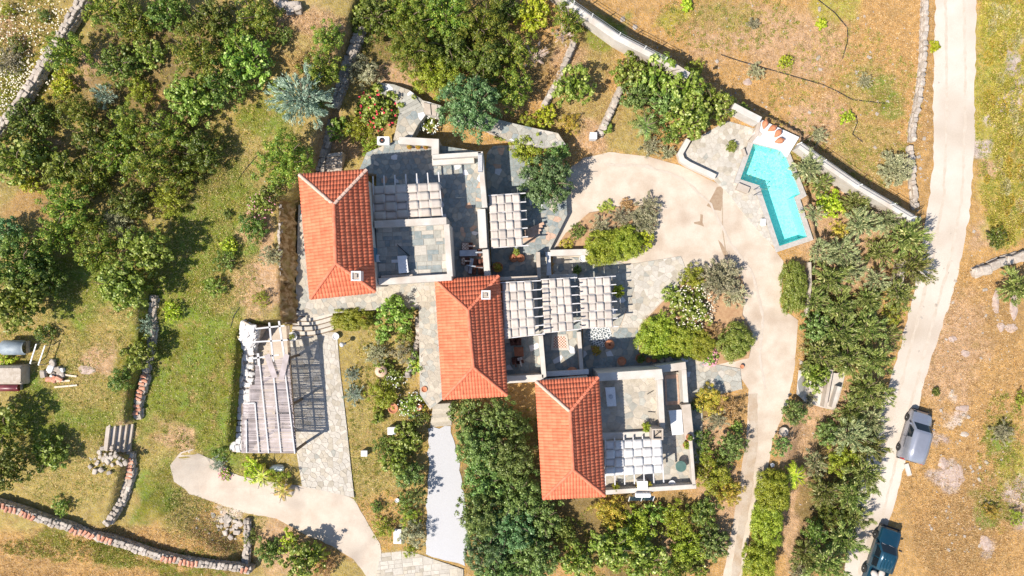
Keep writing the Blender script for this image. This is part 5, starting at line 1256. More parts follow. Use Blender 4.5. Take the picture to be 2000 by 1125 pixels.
palm(512, 930, 26, 'arching yucca below the reed carport', 10, 'lime', .9, 'yucca'); palm(553, 958, 22, 'arching yucca at the right end of the bed under the carport', 9, 'ysh' if 'ysh' in LM else 'yellow', .8, 'yucca')
palm(618, 1082, 24, 'spiky yucca at the bottom edge between bush and drive', 10, 'lime', .9, 'yucca')
palm(815, 715, 16, 'small bright spiky plant beside the curved stone edge of the garden', 9, 'lime', .7, 'yucca')
# ---- ground cover (stuff)
def hardsurf(px, py):
    u = np.zeros(len(px), bool)
    for pol in HARD: u |= inpoly(px, py, pol)
    return u
def scatter(name, regions, n, mode, mats, seed, cat=None):
    rg = np.random.default_rng(seed); Vs = []; Qs = 0; mi = []
    for (a, b_, ra, rb, wt) in regions:
        k = int(n*wt); t = rg.random(k)*6.283; rr = np.sqrt(rg.random(k)); px = a+np.cos(t)*rr*ra; py = b_+np.sin(t)*rr*rb
        z = np.zeros(k)
        for _ in range(4): x = (px-1000)*(HC-z)/FPX; y = (562.5-py)*(HC-z)/FPX; z = terr_n(x, y)
        ok = ~hardsurf(px, py); x, y, z = x[ok], y[ok], z[ok]; k = len(x); base = np.stack([x, y, z], 1)
        if mode == 'tuft':
            m_ = 5; bb = np.repeat(base, m_, 0); d = rg.normal(size=(len(bb), 3))*.55; d[:, 2] = rg.uniform(.4, 1.0, len(bb)); d = unit(d); L = rg.uniform(.06, .2, len(bb)); bb = bb+rg.normal(size=bb.shape)*np.array([.06, .06, 0]); Vs.append(leaves(bb+d*L[:, None]*.5, d, L, rg.uniform(.015, .035, len(bb)), rg)); mi.append(np.repeat(rg.integers(0, len(mats), k), m_))
        elif mode == 'weed':
            m_ = 26; bb = np.repeat(base, m_, 0); s_ = np.repeat(rg.uniform(.10, .32, k), m_)[:, None]; g = rg.normal(size=(len(bb), 3)); g[:, 2] = abs(g[:, 2])*.6; d = unit(g); Vs.append(leaves(bb+g*s_*.5, d, rg.uniform(.06, .13, len(bb)), rg.uniform(.03, .07, len(bb)), rg)); mi.append(np.repeat(rg.integers(0, len(mats), k), m_))
        elif mode == 'flower':
            m_ = 3; bb = np.repeat(base+np.array([0, 0, .3])+rg.normal(size=base.shape)*.05, m_, 0); d = unit(rg.normal(size=bb.shape)*np.array([1, 1, .2])); Vs.append(leaves(bb+d*.025, d, np.full(len(bb), .10), np.full(len(bb), .08), rg, up=3, rand=.2)); mi.append(np.zeros(len(bb), int))
    V = np.concatenate(Vs); o = ob(name, quads_mesh(name, V, np.arange(len(V)).reshape(-1, 4), mats, np.concatenate(mi)))
    tag(o, kind='stuff'); 
    return o
gl1 = leafmat('lawn_blade', (.15, .19, .025), (.22, .25, .05), (.38, .32, .12)); gl2 = leafmat('straw_blade', (.42, .31, .13), (.52, .38, .18), (.6, .48, .28)); gl3 = leafmat('weed_leaf', (.13, .17, .02), (.20, .22, .03), (.3, .28, .08)); gl4 = leafmat('moss_leaf', (.27, .26, .035), (.36, .32, .06), (.40, .28, .12))
gl5 = leafmat('rust_blade', (.30, .19, .07), (.36, .24, .10), (.2, .12, .05))
scatter('lawn_grass', [(380,700,150,300,.32),(420,440,90,190,.18),(120,620,130,110,.14),(130,850,120,150,.18),(420,1000,100,90,.1),(740,880,60,200,.1),(480,260,110,90,.08)], 22000, 'tuft', [gl1, gl1, gl2], 1)
scatter('dry_grass', [(1550,150,330,230,.30),(1700,200,110,200,.1),(1880,830,130,320,.28),(1900,1050,120,100,.08),(200,1085,300,60,.14),(620,90,90,70,.04),(1130,180,90,140,.06),(1640,850,100,300,.05),(60,130,80,150,.05)], 34000, 'tuft', [gl2, gl2, gl5], 2)
scatter('weeds', [(60,130,80,150,.10),(1650,200,150,150,.11),(1420,40,140,60,.06),(1965,230,60,260,.16),(400,600,120,330,.07),(150,1070,150,26,.06),(300,1090,120,18,.05),(300,220,200,210,.14),(870,80,170,90,.07),(1960,900,50,140,.05),(1680,620,110,330,.07),(1250,1060,170,80,.05),(760,830,80,220,.05),(1000,950,100,160,.05)], 5200, 'weed', [gl3, gl3, gl4], 3)
scatter('wildflowers', [(60,80,90,110,.6),(35,175,45,60,.4)], 800, 'flower', [fl_c], 4)
# low cushion scrub east of the road: counted mounds would be too many, one mass
rg = np.random.default_rng(9); Vs = []; mi = []
for k in range(210):
    py = rg.uniform(-10, 460); px = 1917+rg.random()**.8*100+py*.02
    if rg.random() < .25 and px < 1940: continue
    s_ = rg.uniform(.25, .62); q = G(px, py, 0); nn = int(220*s_/.4); g = unit(rg.normal(size=(nn, 3))); g[:, 2] = abs(g[:, 2]); an = rg.uniform(-.3, .3); st_ = np.array([.75, 1.5, .5])*s_
    pos = g*st_*rg.uniform(.9, 1.05, (nn, 1)); pos[:, 0], pos[:, 1] = pos[:, 0]*math.cos(an)-pos[:, 1]*math.sin(an), pos[:, 0]*math.sin(an)+pos[:, 1]*math.cos(an)
    Vs.append(leaves(pos+np.array(q), g, rg.uniform(.08, .15, nn), rg.uniform(.05, .10, nn), rg)); mi.append(np.full(nn, rg.choice([0, 0, 0, 1, 2])))
V = np.concatenate(Vs); tag(ob('cushion_scrub', quads_mesh('cushion_scrub', V, np.arange(len(V)).reshape(-1, 4), [gl4, leafmat('moss_grey', (.27, .26, .10), (.36, .32, .16)), LM['yellow']], np.concatenate(mi))), kind='stuff')
# loose stones (stuff)
rs = MB(); r = random.Random(6)
for (a, b_, ra, rb, n) in [(1550,120,300,130,170),(1680,260,110,140,60),(1880,760,90,330,170),(1900,1000,90,100,50),(1800,250,14,200,50),(240,880,18,60,24),(440,1020,60,40,30),(1960,620,50,110,30),(200,900,30,20,16),(1620,850,90,260,30)]:
    for k in range(n):
        t_ = r.random()*6.28; u_ = math.sqrt(r.random()); q = Vector(G(a+math.cos(t_)*u_*ra, b_+math.sin(t_)*u_*rb)); s_ = r.uniform(.05, .13) if r.random() < .85 else r.uniform(.13, .26); me = r.choice(STN['l']); Mx = Matrix.LocRotScale(q, Matrix.Rotation(r.random()*6, 3, 'Z').to_quaternion(), Vector((s_*r.uniform(1, 1.6), s_, s_*.7))); rs.add([Mx @ v_.co for v_ in me.vertices], [tuple(f.vertices) for f in me.polygons], r.choice([0, 0, 1]))
tag(rs.build('loose_stones', [stone_l, stone_g]), kind='stuff')
# named rocks
mauve = M2('mauve_rock', (.36, .27, .23), (.46, .36, .31), 3, .95, .8, 9)
def rock(px, py, rx, ry, label, m_=stone_l, h_=.3, rot=0):
    r = random.Random(int(px+py)); bm = bmesh.new(); bmesh.ops.create_icosphere(bm, subdivisions=2, radius=1); k = HC/FPX
    for v_ in bm.verts: v_.co *= 1+r.uniform(-.26, .2)
    me = bpy.data.meshes.new('boulder'); bm.to_mesh(me); bm.free(); me.materials.append(m_); o = ob('boulder', me, None, G(px, py), (0, 0, R(rot)), (rx*k, ry*k, h_)); tag(o, label, 'rock')
for a in [(1240,53,5,6,'small white rock in the dry field right of the boundary wall'),(1216,38,6,6,'white rock close to the wire fence near the top'),(1460,160,9,7,'pale rock below the pale round bush in the dry field'),(1980,600,9,26,'long pale rock at the right edge below the feathery shrub'),(1945,590,8,24,'long tilted pale slab rock right of the road'),(1975,640,12,9,'broad pale rock at the right edge, under the slab rock'),(1860,662,8,7,'small pink rock beside the road bend'),(1885,690,9,8,'pale rock in the right field near the road bend'),(1880,798,16,7,'flat pale rock above right of the van'),(1884,848,8,6,'small white rock right of the van'),(1842,905,10,13,'pale rock below the van on the right'),(1925,1062,14,18,'pale flat rock in the lower right field'),(1862,930,24,22,'wide mauve grey flat rock in the right field'),(1955,640,8,10,'upright pale rock left of the broad edge rock'),(1992,200,9,12,'grey rock at the right edge among the moss'),(170,722,15,9,'flat pale boulder in the middle of the left garden'),(1172,330,1,1,'x')][:-1]:
    rock(*a, m_=(mauve if a[2]+a[3] > 14 else stone_l), h_=(.05 if 'mauve' in a[4] else .09))
# ================================================================ VEHICLES
def paint(name, c, rough=.28, metal=.4):
    m, t, b = new_mat(name); b.inputs['Base Color'].default_value = rgba(c); b.inputs['Roughness'].default_value = rough; b.inputs['Metallic'].default_value = metal; b.inputs['Coat Weight'].default_value = .5
    f = ramp(t, noise(t, 3, 4), .3, .7); t.links.new(mixc(t, f, c, tuple(v*.88+.01 for v in c)), b.inputs['Base Color']); return m
def loft(name, secs, mats, parent, mi_f=None, smooth_=True):
    """secs: list of (x, halfwidths list, zs list) rings from -y bottom over the top to +y bottom"""
    V = []; F = []; mi = []; n = len(secs[0][1])
    for x, ys, zs in secs: V += [(x, y, z) for y, z in zip(ys, zs)]
    for i in range(len(secs)-1):
        for j in range(n-1): F.append((i*n+j, i*n+j+1, (i+1)*n+j+1, (i+1)*n+j)); mi.append(mi_f(i, j) if mi_f else 0)
    F.append(tuple(range(n-1, -1, -1))); mi.append(0); F.append(tuple((len(secs)-1)*n+j for j in range(n))); mi.append(0)
    F += [(i*n, (i+1)*n, (i+1)*n+n-1, i*n+n-1) for i in range(len(secs)-1)]; mi += [0]*(len(secs)-1)
    me = mesh(name, V, F, mats, False, mi)
    bm = bmesh.new(); bm.from_mesh(me); bmesh.ops.recalc_face_normals(bm, faces=bm.faces[:]); bmesh.ops.bevel(bm, geom=[e for e in bm.edges if len(e.link_faces) == 2 and e.calc_face_angle(0) > .35], offset=.045, segments=2, affect='EDGES', clamp_overlap=True); bm.to_mesh(me); bm.free()
    me.polygons.foreach_set('use_smooth', [smooth_]*len(me.polygons)); o = ob(name, me, parent); o.matrix_parent_inverse = Matrix.Identity(4); return o
def wheel(parent, x, y, r_=.32):
    ax = Matrix.Rotation(R(90), 3, 'X'); mb = MB(); w_ = .105
    mb.lathe([(r_*.62, -w_), (r_*.92, -w_), (r_, -w_*.6), (r_, w_*.6), (r_*.92, w_), (r_*.62, w_)], 20, (0, 0, 0), 0, ax); t_ = mb.build('tyre', [rubber]); me = t_.data; bpy.data.objects.remove(t_)
    W_ = bpy.data.objects.new('wheel', me); C.objects.link(W_); W_.parent = parent; W_.location = (x, y, r_)
    mb = MB(); s_ = 1 if y > 0 else -1; ax2 = Matrix.Rotation(R(-90*s_), 3, 'X'); mb.lathe([(r_*.6, w_*.5), (r_*.6, w_+.002), (r_*.5, w_-.01), (r_*.2, w_-.02), (r_*.18, w_+.01)], 16, (0, 0, 0), 0, ax2)
    rim = mb.build('rim', [metal_g], W_); rim.matrix_parent_inverse = Matrix.Identity(4)
def part(mb, name, mats, parent):
    o = mb.build(name, mats, parent); o.matrix_parent_inverse = Matrix.Identity(4); return o
# van
vx, vy, vz = G(1778, 848); head = math.atan2(58, 17)
V_ = thing('parked_van', 'silver lilac van parked at the right roadside, front pointing up', 'van', (vx, vy, vz+.03), head)
silver = paint('silver_paint', (.36, .37, .43), .3, .5)
def ring(hw, zt, zs, hwt): return ([-hw, -hw, -hw*.99, -hwt, -hwt*.5, hwt*.5, hwt, hw*.99, hw, hw], [.22, .55, zs, zt-.03, zt, zt, zt-.03, zs, .55, .22])
S_ = [(-2.05, *ring(.78, 1.0, .8, .70)), (-2.0, *ring(.84, 1.78, .95, .70)), (-1.0, *ring(.87, 1.84, .98, .72)), (.35, *ring(.87, 1.82, .98, .70)), (.6, *ring(.87, 1.76, .98, .68)), (1.15, *ring(.87, 1.10, .97, .74)), (1.8, *ring(.83, .92, .84, .70)), (2.08, *ring(.70, .66, .6, .6))]
loft('body', S_, [silver, glass], V_, lambda i, j: 1 if (i == 4 and j in (3, 4, 5)) else 0)
for s_ in (-1, 1):
    for x in (1.28, -1.27): wheel(V_, x, s_*.80)
    for (x0, x1, zt) in ((-.2, .62, 1.5),): mb = MB(); mb.add([(x0, s_*.86, 1.03), (x1+.25, s_*.87, 1.03), (x1-.05, s_*.765, 1.55), (x0, s_*.765, 1.58)], [(0, 1, 2, 3)] if s_ < 0 else [(3, 2, 1, 0)]); 
    mb = MB(); a, b_ = .875*s_, .79*s_
    def gl_(x0, x1, x2, x3, z0, z1): 
        V = [(x0, a+.004*s_, z0), (x1, a+.004*s_, z0), (x2, b_+.012*s_, z1), (x3, b_+.012*s_, z1)]; Vi = [(v[0], v[1]-.03*s_, v[2]) for v in V]; return V+Vi
    Fg = [(0, 1, 2, 3), (7, 6, 5, 4), (0, 4, 5, 1), (1, 5, 6, 2), (2, 6, 7, 3), (3, 7, 4, 0)]
    mb.add(gl_(-.15, .82, .48, -.12, 1.03, 1.55), Fg); part(mb, 'side_window', [glass], V_)
    mb = MB(); mb.box(.85, min(s_*.88, s_*1.04), 1.05, .97, max(s_*.88, s_*1.04), 1.2); part(mb, 'mirror', [silver], V_)
    mb = MB(); mb.box(1.86, min(s_*.5, s_*.74), .62, 2.04, max(s_*.5, s_*.74), .78); part(mb, 'headlight', [glass], V_)
    mb = MB(); mb.box(-2.07, min(s_*.72, s_*.82), .85, -1.98, max(s_*.72, s_*.82), 1.3); part(mb, 'tail_light', [M2('red_lens', (.5, .02, .02), (.55, .03, .03), 3, .3, 0)], V_)
    mb = MB(); mb.bar((-.2, s_*.878, .35), (-.2, s_*.878, 1.0), .012, .012); mb.bar((-1.1, s_*.878, .95), (1.0, s_*.88, .95), .02, .02); part(mb, 'door_seam', [dark_m], V_)
mb = MB(); mb.box(-2.14, -.8, .32, -2.02, .8, .5); part(mb, 'bumper', [dark_m], V_); mb = MB(); mb.box(2.02, -.68, .25, 2.16, .68, .48); part(mb, 'bumper', [dark_m], V_)
# pickup
px_, py_, pz_ = G(1713, 1080); K = thing('pickup_truck', 'dark teal pickup with a loaded bed at the bottom edge of the road', 'pickup truck', (px_, py_, pz_+.03), math.atan2(60, 20))
teal = paint('teal_paint', (.006, .055, .095), .22, .3)
def ring2(hw, zt, zs, hwt): return ([-hw, -hw, -hw*.99, -hwt, -hwt*.5, hwt*.5, hwt, hw*.99, hw, hw], [.38, .7, zs, zt-.03, zt, zt, zt-.03, zs, .7, .38])
S_ = [(-.95, *ring2(.84, 1.05, 1.0, .8)), (-.93, *ring2(.84, 1.70, 1.0, .66)), (.45, *ring2(.85, 1.74, 1.02, .66)), (.6, *ring2(.85, 1.72, 1.02, .66)), (1.15, *ring2(.85, 1.14, 1.03, .74)), (2.2, *ring2(.82, 1.04, .96, .72)), (2.4, *ring2(.76, .82, .8, .7))]
loft('cab', S_, [teal, glass], K, lambda i, j: 1 if (i == 3 and j in (3, 4, 5)) else 0)
for k in range(5): mb = MB(); mb.box(-.8, -.5+k*.25-.02, 1.735, .4, -.5+k*.25+.02, 1.765); part(mb, 'roof_rib', [teal], K)
mb = MB(); mb.box(-2.5, -.84, .45, -.97, .84, .6); mb.box(-2.5, -.84, .6, -.97, -.78, 1.0); mb.box(-2.5, .78, .6, -.97, .84, 1.0); mb.box(-2.5, -.78, .6, -2.44, .78, 1.0); part(mb, 'bed', [teal], K)
mb = MB(); r = random.Random(2)
load = thing('cargo_sacks', 'pale sacks heaped in the bed of the dark pickup', 'sacks', (px_, py_, pz_+.63), math.atan2(60, 20))
for k in range(5):
    bm = bmesh.new(); bmesh.ops.create_icosphere(bm, subdivisions=2, radius=1)
    for v_ in bm.verts: v_.co = Vector((v_.co.x*.36, v_.co.y*.28, v_.co.z*.17)); v_.co += Vector([r.uniform(-.025, .025)]*3)
    me = bpy.data.meshes.new('sack'); bm.to_mesh(me); bm.free(); me.materials.append(cloth); me.polygons.foreach_set('use_smooth', [True]*len(me.polygons)); o = ob('sack', me, load); o.matrix_parent_inverse = Matrix.Identity(4); o.location = (-1.3-.3*k+.1*(k % 2), -.35+.6*((k*2) % 3)/2, .22+.1*(k % 2)); o.rotation_euler = (0, 0, k)
for s_ in (-1, 1):
    for x in (1.5, -1.45): wheel(K, x, s_*.80, .37)
    mb = MB(); a, b_ = .848*s_, .72*s_; mb.add(gl_(-.75, .1, .05, -.7, 1.1, 1.55), Fg)
    mb = MB(); 
    for (x0, x1, x2, x3) in ((-.8, -.1, -.1, -.75), (0, .88, .52, 0)):
        V = [(x0, a+.012*s_, 1.08), (x1, a+.012*s_, 1.08), (x2, b_+.012*s_, 1.58), (x3, b_+.012*s_, 1.58)]; V += [(v[0], v[1]-.03*s_, v[2]) for v in V]; mb = MB(); mb.add(V, Fg); part(mb, 'side_window', [glass], K)
    mb = MB(); mb.box(.95, min(s_*.86, s_*1.05), 1.12, 1.07, max(s_*.86, s_*1.05), 1.3); part(mb, 'mirror', [dark_m], K)
    mb = MB(); mb.box(2.2, min(s_*.5, s_*.74), .78, 2.4, max(s_*.5, s_*.74), .93); part(mb, 'headlight', [glass], K)
mb = MB(); mb.box(2.38, -.78, .42, 2.52, .78, .62); part(mb, 'bumper', [dark_m], K); mb = MB(); mb.bar((1.05, -.6, 1.2), (1.15, 0, 1.16), .03, .02); mb.bar((1.05, .05, 1.2), (1.15, .6, 1.16), .03, .02); part(mb, 'wiper', [metal_g], K)
mb = MB(); q0 = G(1768, 905); q1 = G(1775, 928)
tag(ob('concrete_kerb', mesh('concrete_kerb', *(lambda m_: (m_.V, m_.F))(MB().bar((q0[0], q0[1], q0[2]+.08), (q1[0], q1[1], q1[2]+.08), .35, .18)), [plaster])), 'short pale concrete kerb behind the van', 'kerb')

# ================================================================ SMALL THINGS
def pot(px, py, z, r_, h_, label, prof=None, plant_=None, name='flower_pot', cat='pot', m_=None, soil=True):
    x, y, _ = P(px, py, z+h_*.7); T_ = thing(name, label, cat, (x, y, z)); prof = prof or [(.62, 0), (.8, .3), (.95, .7), (1, .9), (1.08, .92), (1.08, 1), (.9, 1), (.86, .82), (.5, .8)]
    o = MB().lathe([(a*r_, b_*h_) for a, b_ in prof], 16).build('pot_body', [m_ or terra], T_, True); o.matrix_parent_inverse = Matrix.Identity(4)
    if plant_:
        k, rr = plant_; me = proto({'hedge': 'hedge', 'leafy': 'leafy', 'lime': 'leafy', 'dark': 'dark', 'yellow': 'juniper'}[k], k, 'xs', 0); c_ = ob('foliage', me, T_); c_.matrix_parent_inverse = Matrix.Identity(4); s_ = rr/.42; c_.scale = (s_, s_, s_); c_.location = (0, 0, h_+rr*.6)
    return T_
AMPH = [(.15, 0), (.35, .12), (.75, .35), (1, .6), (.92, .78), (.5, .9), (.34, .94), (.45, 1), (.30, 1), (.26, .9), (.2, .6)]
for a in [(716,640,1.0,.01,0,'')][:0]: pass
pot(1118,728,Z_S2,.46,.85,'large terracotta jar at the bottom of the court with the framed mosaic rug', AMPH)
pot(1191,673,.07,.40,.7,'terracotta jar beside the patterned floor mosaic', AMPH)
pot(1214,705,.07,.34,.45,'dark brown pot against the wall in the lower court')
pot(1163,683,.07,.28,.35,'pot with a dark leafy plant left of the terracotta jar in the lower court', None, ('yellow', .42))
pot(1250,700,.07,.36,.4,'pot with a dark bush against the lower court wall', None, ('dark', .38))
for i, (x_, lb) in enumerate([(1266,'first small pot from the left in the row by the lower court wall'),(1277,'second small pot in the row by the lower court wall'),(1292,'third, palest small pot in the row by the lower court wall'),(1304,'last small pot in the row, nearest the white wall block')]): pot(x_, 703, .07, .2, .28, lb, m_=(terra if i < 2 else plaster_tan))
pot(1003,504,Z_NE,.34,.5,'left of two round terracotta pots in the court under the small pergola', AMPH); pot(1017,504,Z_NE,.34,.5,'right of two round terracotta pots in the court under the small pergola', AMPH)
pot(1008,492,Z_NE,.2,.3,'white flowering plant pot above the two round terracotta pots', None, ('leafy', .3))
pot(972,522,Z_NE,.40,.5,'dark pot with a green bush near the pergola top edge', None, ('yellow', .36))
pot(1138,505,.07,.27,.4,'white rimmed round pot in the sunken court', m_=white)
pot(1126,528,.07,.2,.3,'small dark leafy pot in the sunken court', None, ('dark', .4))
pot(1204,568,.07,.3,.4,'bright lime plant at the end of the lowest pergola section', None, ('lime', .55))
pot(1449,688 if 0 else 716,.07,.16,.2,'tiny pot beside the drive below the round topiary')
for x_, lb in ((800,'left of three round green plants below the L-shaped white wall'),(817,'middle of three round green plants below the L-shaped white wall'),(832,'right of three round green plants below the L-shaped white wall')): pot(x_, 287, Z_A+.3, .2, .3, lb, None, ('yellow', .2), cat='potted plant')
pot(1261,833,Z_T3,.24,.3,'potted round bush beside the barbecue chimney', None, ('hedge', .36), cat='potted plant')
pot(1340,868,.95,.26,.3,'yellow green potted plant below the pale wall of the third house', None, ('hedge', .3), cat='potted plant')
pot(1346,854,1.7,.26,.3,'pot with pink flowers standing on the end of the pale wall', None, ('leafy', .24), cat='potted plant')
pot(1202,950,.95,.24,.3,'potted plant at the bottom left of the third house patio', None, ('hedge', .32), cat='potted plant'); pot(1246,946,.95,.2,.3,'left yellow flowering pot beside the small niche of the third house patio', None, ('yellow', .24), cat='potted plant'); pot(1266,943,.95,.2,.3,'right yellow flowering pot beside the small niche of the third house patio', None, ('yellow', .26), cat='potted plant')
pot(1312,944,.95,.26,.4,'pale ornamental pot near the bottom right of the third house patio', m_=white)
pot(712,620,1.3,.26,.75,'terracotta jar standing beside the curved hedge', AMPH)
pot(744,725,1.2,.5,.7,'large tipped terracotta pot in the middle of the flower garden', AMPH, m_=M2('weathered_terracotta', (.52, .34, .24), (.62, .45, .34), 4))
pot(768,797,1.2,.38,.5,'terracotta pot in the lower flower garden, left of the white flowers'); pot(818,795,1.2,.26,.45,'terracotta pot by the top of the stone steps'); pot(829,760,1.6,.22,.4,'small terracotta pot on the edge of the middle house path')
pot(1530,765+78,.0,.36,.35,'round white pot between the two bushes at the drive edge', m_=plaster_tan); pot(1508,908,.0,.16,.3,'small white ring pot at the drive edge', m_=white); pot(776,977,.6,.17,.3,'white ring pot on the dry strip beside the gravel path', m_=white)
pot(656,657,1.05,.26,.25,'white ring planter at the corner of the carport patio', m_=white)
# fallen amphorae on the platform
for i, (a, b_, an, lb) in enumerate([(1494,243,75,'uppermost terracotta jar lying on the white pool platform'),(1508,251,30,'second terracotta jar lying on the white pool platform'),(1519,261,50,'third terracotta jar lying on the white pool platform'),(1522,275,15,'lowest terracotta jar lying on the white pool platform')]):
    x, y, _ = P(a, b_, .7); o = MB().lathe([(q*.25, s_*.75-.37) for q, s_ in AMPH], 16, (0, 0, 0), 0, Matrix.Rotation(R(82), 3, 'Y')).build('amphora', [terra], None, True); o.location = (x, y, .70); o.rotation_euler = (0, 0, R(an)); tag(o, lb, 'jar')
# white tables
def table(corners_px, z, h_, label, m_=white, emblem=False, name='table', cat='table', rot=0):
    pts = [Vector(P(a, b_, z+h_)) for a, b_ in corners_px]; c = sum(pts, Vector())/4; T_ = thing(name, label, cat, (c.x, c.y, z)); mb = MB(); mb.prism([(p.x, p.y) for p in pts], z+h_-.05, z+h_); mb.build('tabletop', [m_], T_)
    for p in pts: q = p.lerp(c, .14); mb = MB(); mb.box(q.x-.035, q.y-.035, z, q.x+.035, q.y+.035, z+h_-.05); mb.build('leg', [m_], T_)
    if emblem: MB().lathe([(.13, z+h_+.001), (.17, z+h_+.01), (.16, z+h_+.05), (.05, z+h_+.05)], 12, (c.x, c.y, 0)).build('bowl', [metal_g], T_)
    return T_
table([(776,500),(794,499),(798,532),(779,534)], Z_T1, .7, 'white table standing in the roof shade on the grey slab terrace')
table([(1182,757),(1201,756),(1204,793),(1186,794)], Z_T3, .7, 'white table with a small dark dish on the third house terrace', emblem=True)
table([(1306,802),(1331,800),(1335,848),(1313,850)], .9, .8, 'large white table between the passage walls of the third house')
table([(731,498),(739,497),(741,511),(733,512)], Z_T1, .4, 'small pale stool at the left edge of the slab terrace', white, name='stool', cat='stool')
x, y, _ = P(1330, 911, 1.65); T_ = thing('round_table', 'round dark green table on the third house patio', 'table', (x, y, .9)); MB().lathe([(.42, 1.6), (.44, 1.62), (.44, 1.65), (.42, 1.66)], 28, (x, y, 0)).build('tabletop', [M2('dark_green_top', (.06, .12, .10), (.09, .15, .13), 3, .4, 0)], T_); MB().lathe([(.2, .9), (.2, .93), (.03, .95), (.03, 1.6)], 12, (x, y, 0)).build('pedestal', [dark_m], T_)
# sun loungers on the upper patio
def chk(name, a, b_):
    m, t, bb = new_mat(name); n = N(t, 'ShaderNodeTexChecker'); n.inputs['Scale'].default_value = 9; n.inputs[1].default_value = rgba(a); n.inputs[2].default_value = rgba(b_); t.links.new(coords(t), n.inputs['Vector']); t.links.new(n.outputs[0], bb.inputs['Base Color']); bb.inputs['Roughness'].default_value = .9; return m
check = chk('checked_fabric', (.62, .50, .42), (.36, .22, .16)); greyc = M2('grey_cushion', (.36, .39, .44), (.46, .49, .54), 3, .9, .1, 40); darkc = M2('dark_wicker', (.10, .04, .03), (.16, .07, .05), 6, .8, .3, 40)
def sofa(px, py, z, w_, d_, label, rot, cush, name='lounger', cat='lounger'):
    x, y, _ = P(px, py, z+.4); T_ = thing(name, label, cat, (x, y, z), R(rot)); mb = MB(); mb.box(-w_/2, -d_/2, .08, w_/2, d_/2, .3); part(mb, 'base', [darkc], T_); mb = MB(); mb.box(-w_/2+.04, -d_/2+.04, .3, w_/2-.3, d_/2-.04, .42); part(mb, 'seat_cushion', [cush], T_); mb = MB(); mb.bar((w_/2-.25, 0, .4), (w_/2-.02, 0, .85), .1, d_-.06); o = part(mb, 'backrest', [cush], T_)
    for s1 in (-1, 1):
        for s2 in (-1, 1): mb = MB(); mb.box(s1*(w_/2-.08)-.03, s2*(d_/2-.08)-.03, 0, s1*(w_/2-.08)+.03, s2*(d_/2-.08)+.03, .08); part(mb, 'leg', [dark_m], T_)
sofa(918, 494, Z_A, 1.7, .55, 'grey cushioned bench lounger lying across the upper patio corner', 2, greyc); sofa(923, 520, Z_A, .6, 1.25, 'grey cushioned bench pointing down beside the wall of the upper patio', -8, greyc)
sofa(912, 481, Z_A, .85, .6, 'checked seat cushion chair above the grey bench on the upper patio', 0, check, 'armchair', 'armchair'); sofa(908, 510, Z_A, .6, .6, 'checked armchair between the two grey benches', 0, check, 'armchair', 'armchair'); sofa(940, 521, Z_A, .5, 1.2, 'dark red wicker seat nearest the white wall, right of the grey bench', 0, darkc, 'armchair', 'armchair')
for a, b_, ro, lb in [(1012,668,90,'dark wooden armchair at the top of the dining patio'),(1006,705,-80,'dark wooden armchair at the lower left of the dining patio'),(1016,704,-75,'wooden armchair with a pale cushion at the bottom of the dining patio'),(1002,668,100,'dark wooden chair at the top left of the dining patio')]: sofa(a, b_, Z_S1, .55, .5, lb, ro, cloth if 'pale' in lb else darkc, 'armchair', 'armchair')
table([(1004,678),(1022,678),(1023,696),(1005,696)], Z_S1, .6, 'low brown table in the shaded dining patio', wood_b)
# mosaics and rugs
def rug(pts, z, label, frame, body, name='rug', cat='rug', inner=None):
    p = Pz(pts, z); c = (sum(q[0] for q in p)/4, sum(q[1] for q in p)/4); T_ = thing(name, label, cat, (c[0], c[1], z)); mb = MB(); mb.prism(p, z-.03, z); mb.build('border', [frame], T_)
    q = [(c[0]+(a-c[0])*.74, c[1]+(b_-c[1])*.74) for a, b_ in p]; mb = MB(); mb.prism(q, z-.01, z+.006); mb.build('field', [body], T_)
rug([(1078,653),(1108,653),(1112,684),(1076,684)], Z_S2+.07, 'red and cream diamond patterned mosaic rug with a pale border in the middle court', f_pale, chk('diamond_mosaic', (.30, .09, .05), (.66, .58, .48)))
rug([(1298,733),(1324,731),(1328,790),(1300,792)], .97, 'dark patterned mat with a tan border in the passage of the third house', f_rust, f_blue, 'mat', 'mat', 1)
vm, t, bb = new_mat('floral_mosaic'); vo = N(t, 'ShaderNodeTexVoronoi', feature='DISTANCE_TO_EDGE'); vo.inputs['Scale'].default_value = 5; t.links.new(coords(t), vo.inputs['Vector']); c_ = mixc(t, ramp(t, vo.outputs['Distance'], .05, .12), (.80, .80, .78), (.10, .12, .13)); t.links.new(c_, bb.inputs['Base Color'])
xx, yy, _ = P(1172, 655, .09); o = MB().lathe([(.95, .06), (.95, .085), (.02, .086)], 30, (0, 0, 0)).build('floor_mosaic', [vm]); o.location = (xx, yy, 0); tag(o, 'round black and white floral floor mosaic under the edge of the lowest pergola', 'mosaic')
# skylights in the strip above the third house terrace
for a, lb in ((1188, 'left of the two white framed skylights in the shaded strip'), (1228, 'right of the two white framed skylights in the shaded strip')):
    x, y, _ = P(a, 725, .6); T_ = thing('skylight', lb, 'skylight', (x, y, .3)); mb = MB()
    for q in ((-.48, -.2, .48, -.13), (-.48, .13, .48, .2), (-.48, -.13, -.41, .13), (.41, -.13, .48, .13)): mb.box(x+q[0], y+q[1], .05, x+q[2], y+q[3], .6)
    mb.build('frame', [white], T_); mb = MB(); mb.box(x-.41, y-.13, .05, x+.41, y+.13, .5); mb.build('pane', [glass], T_)
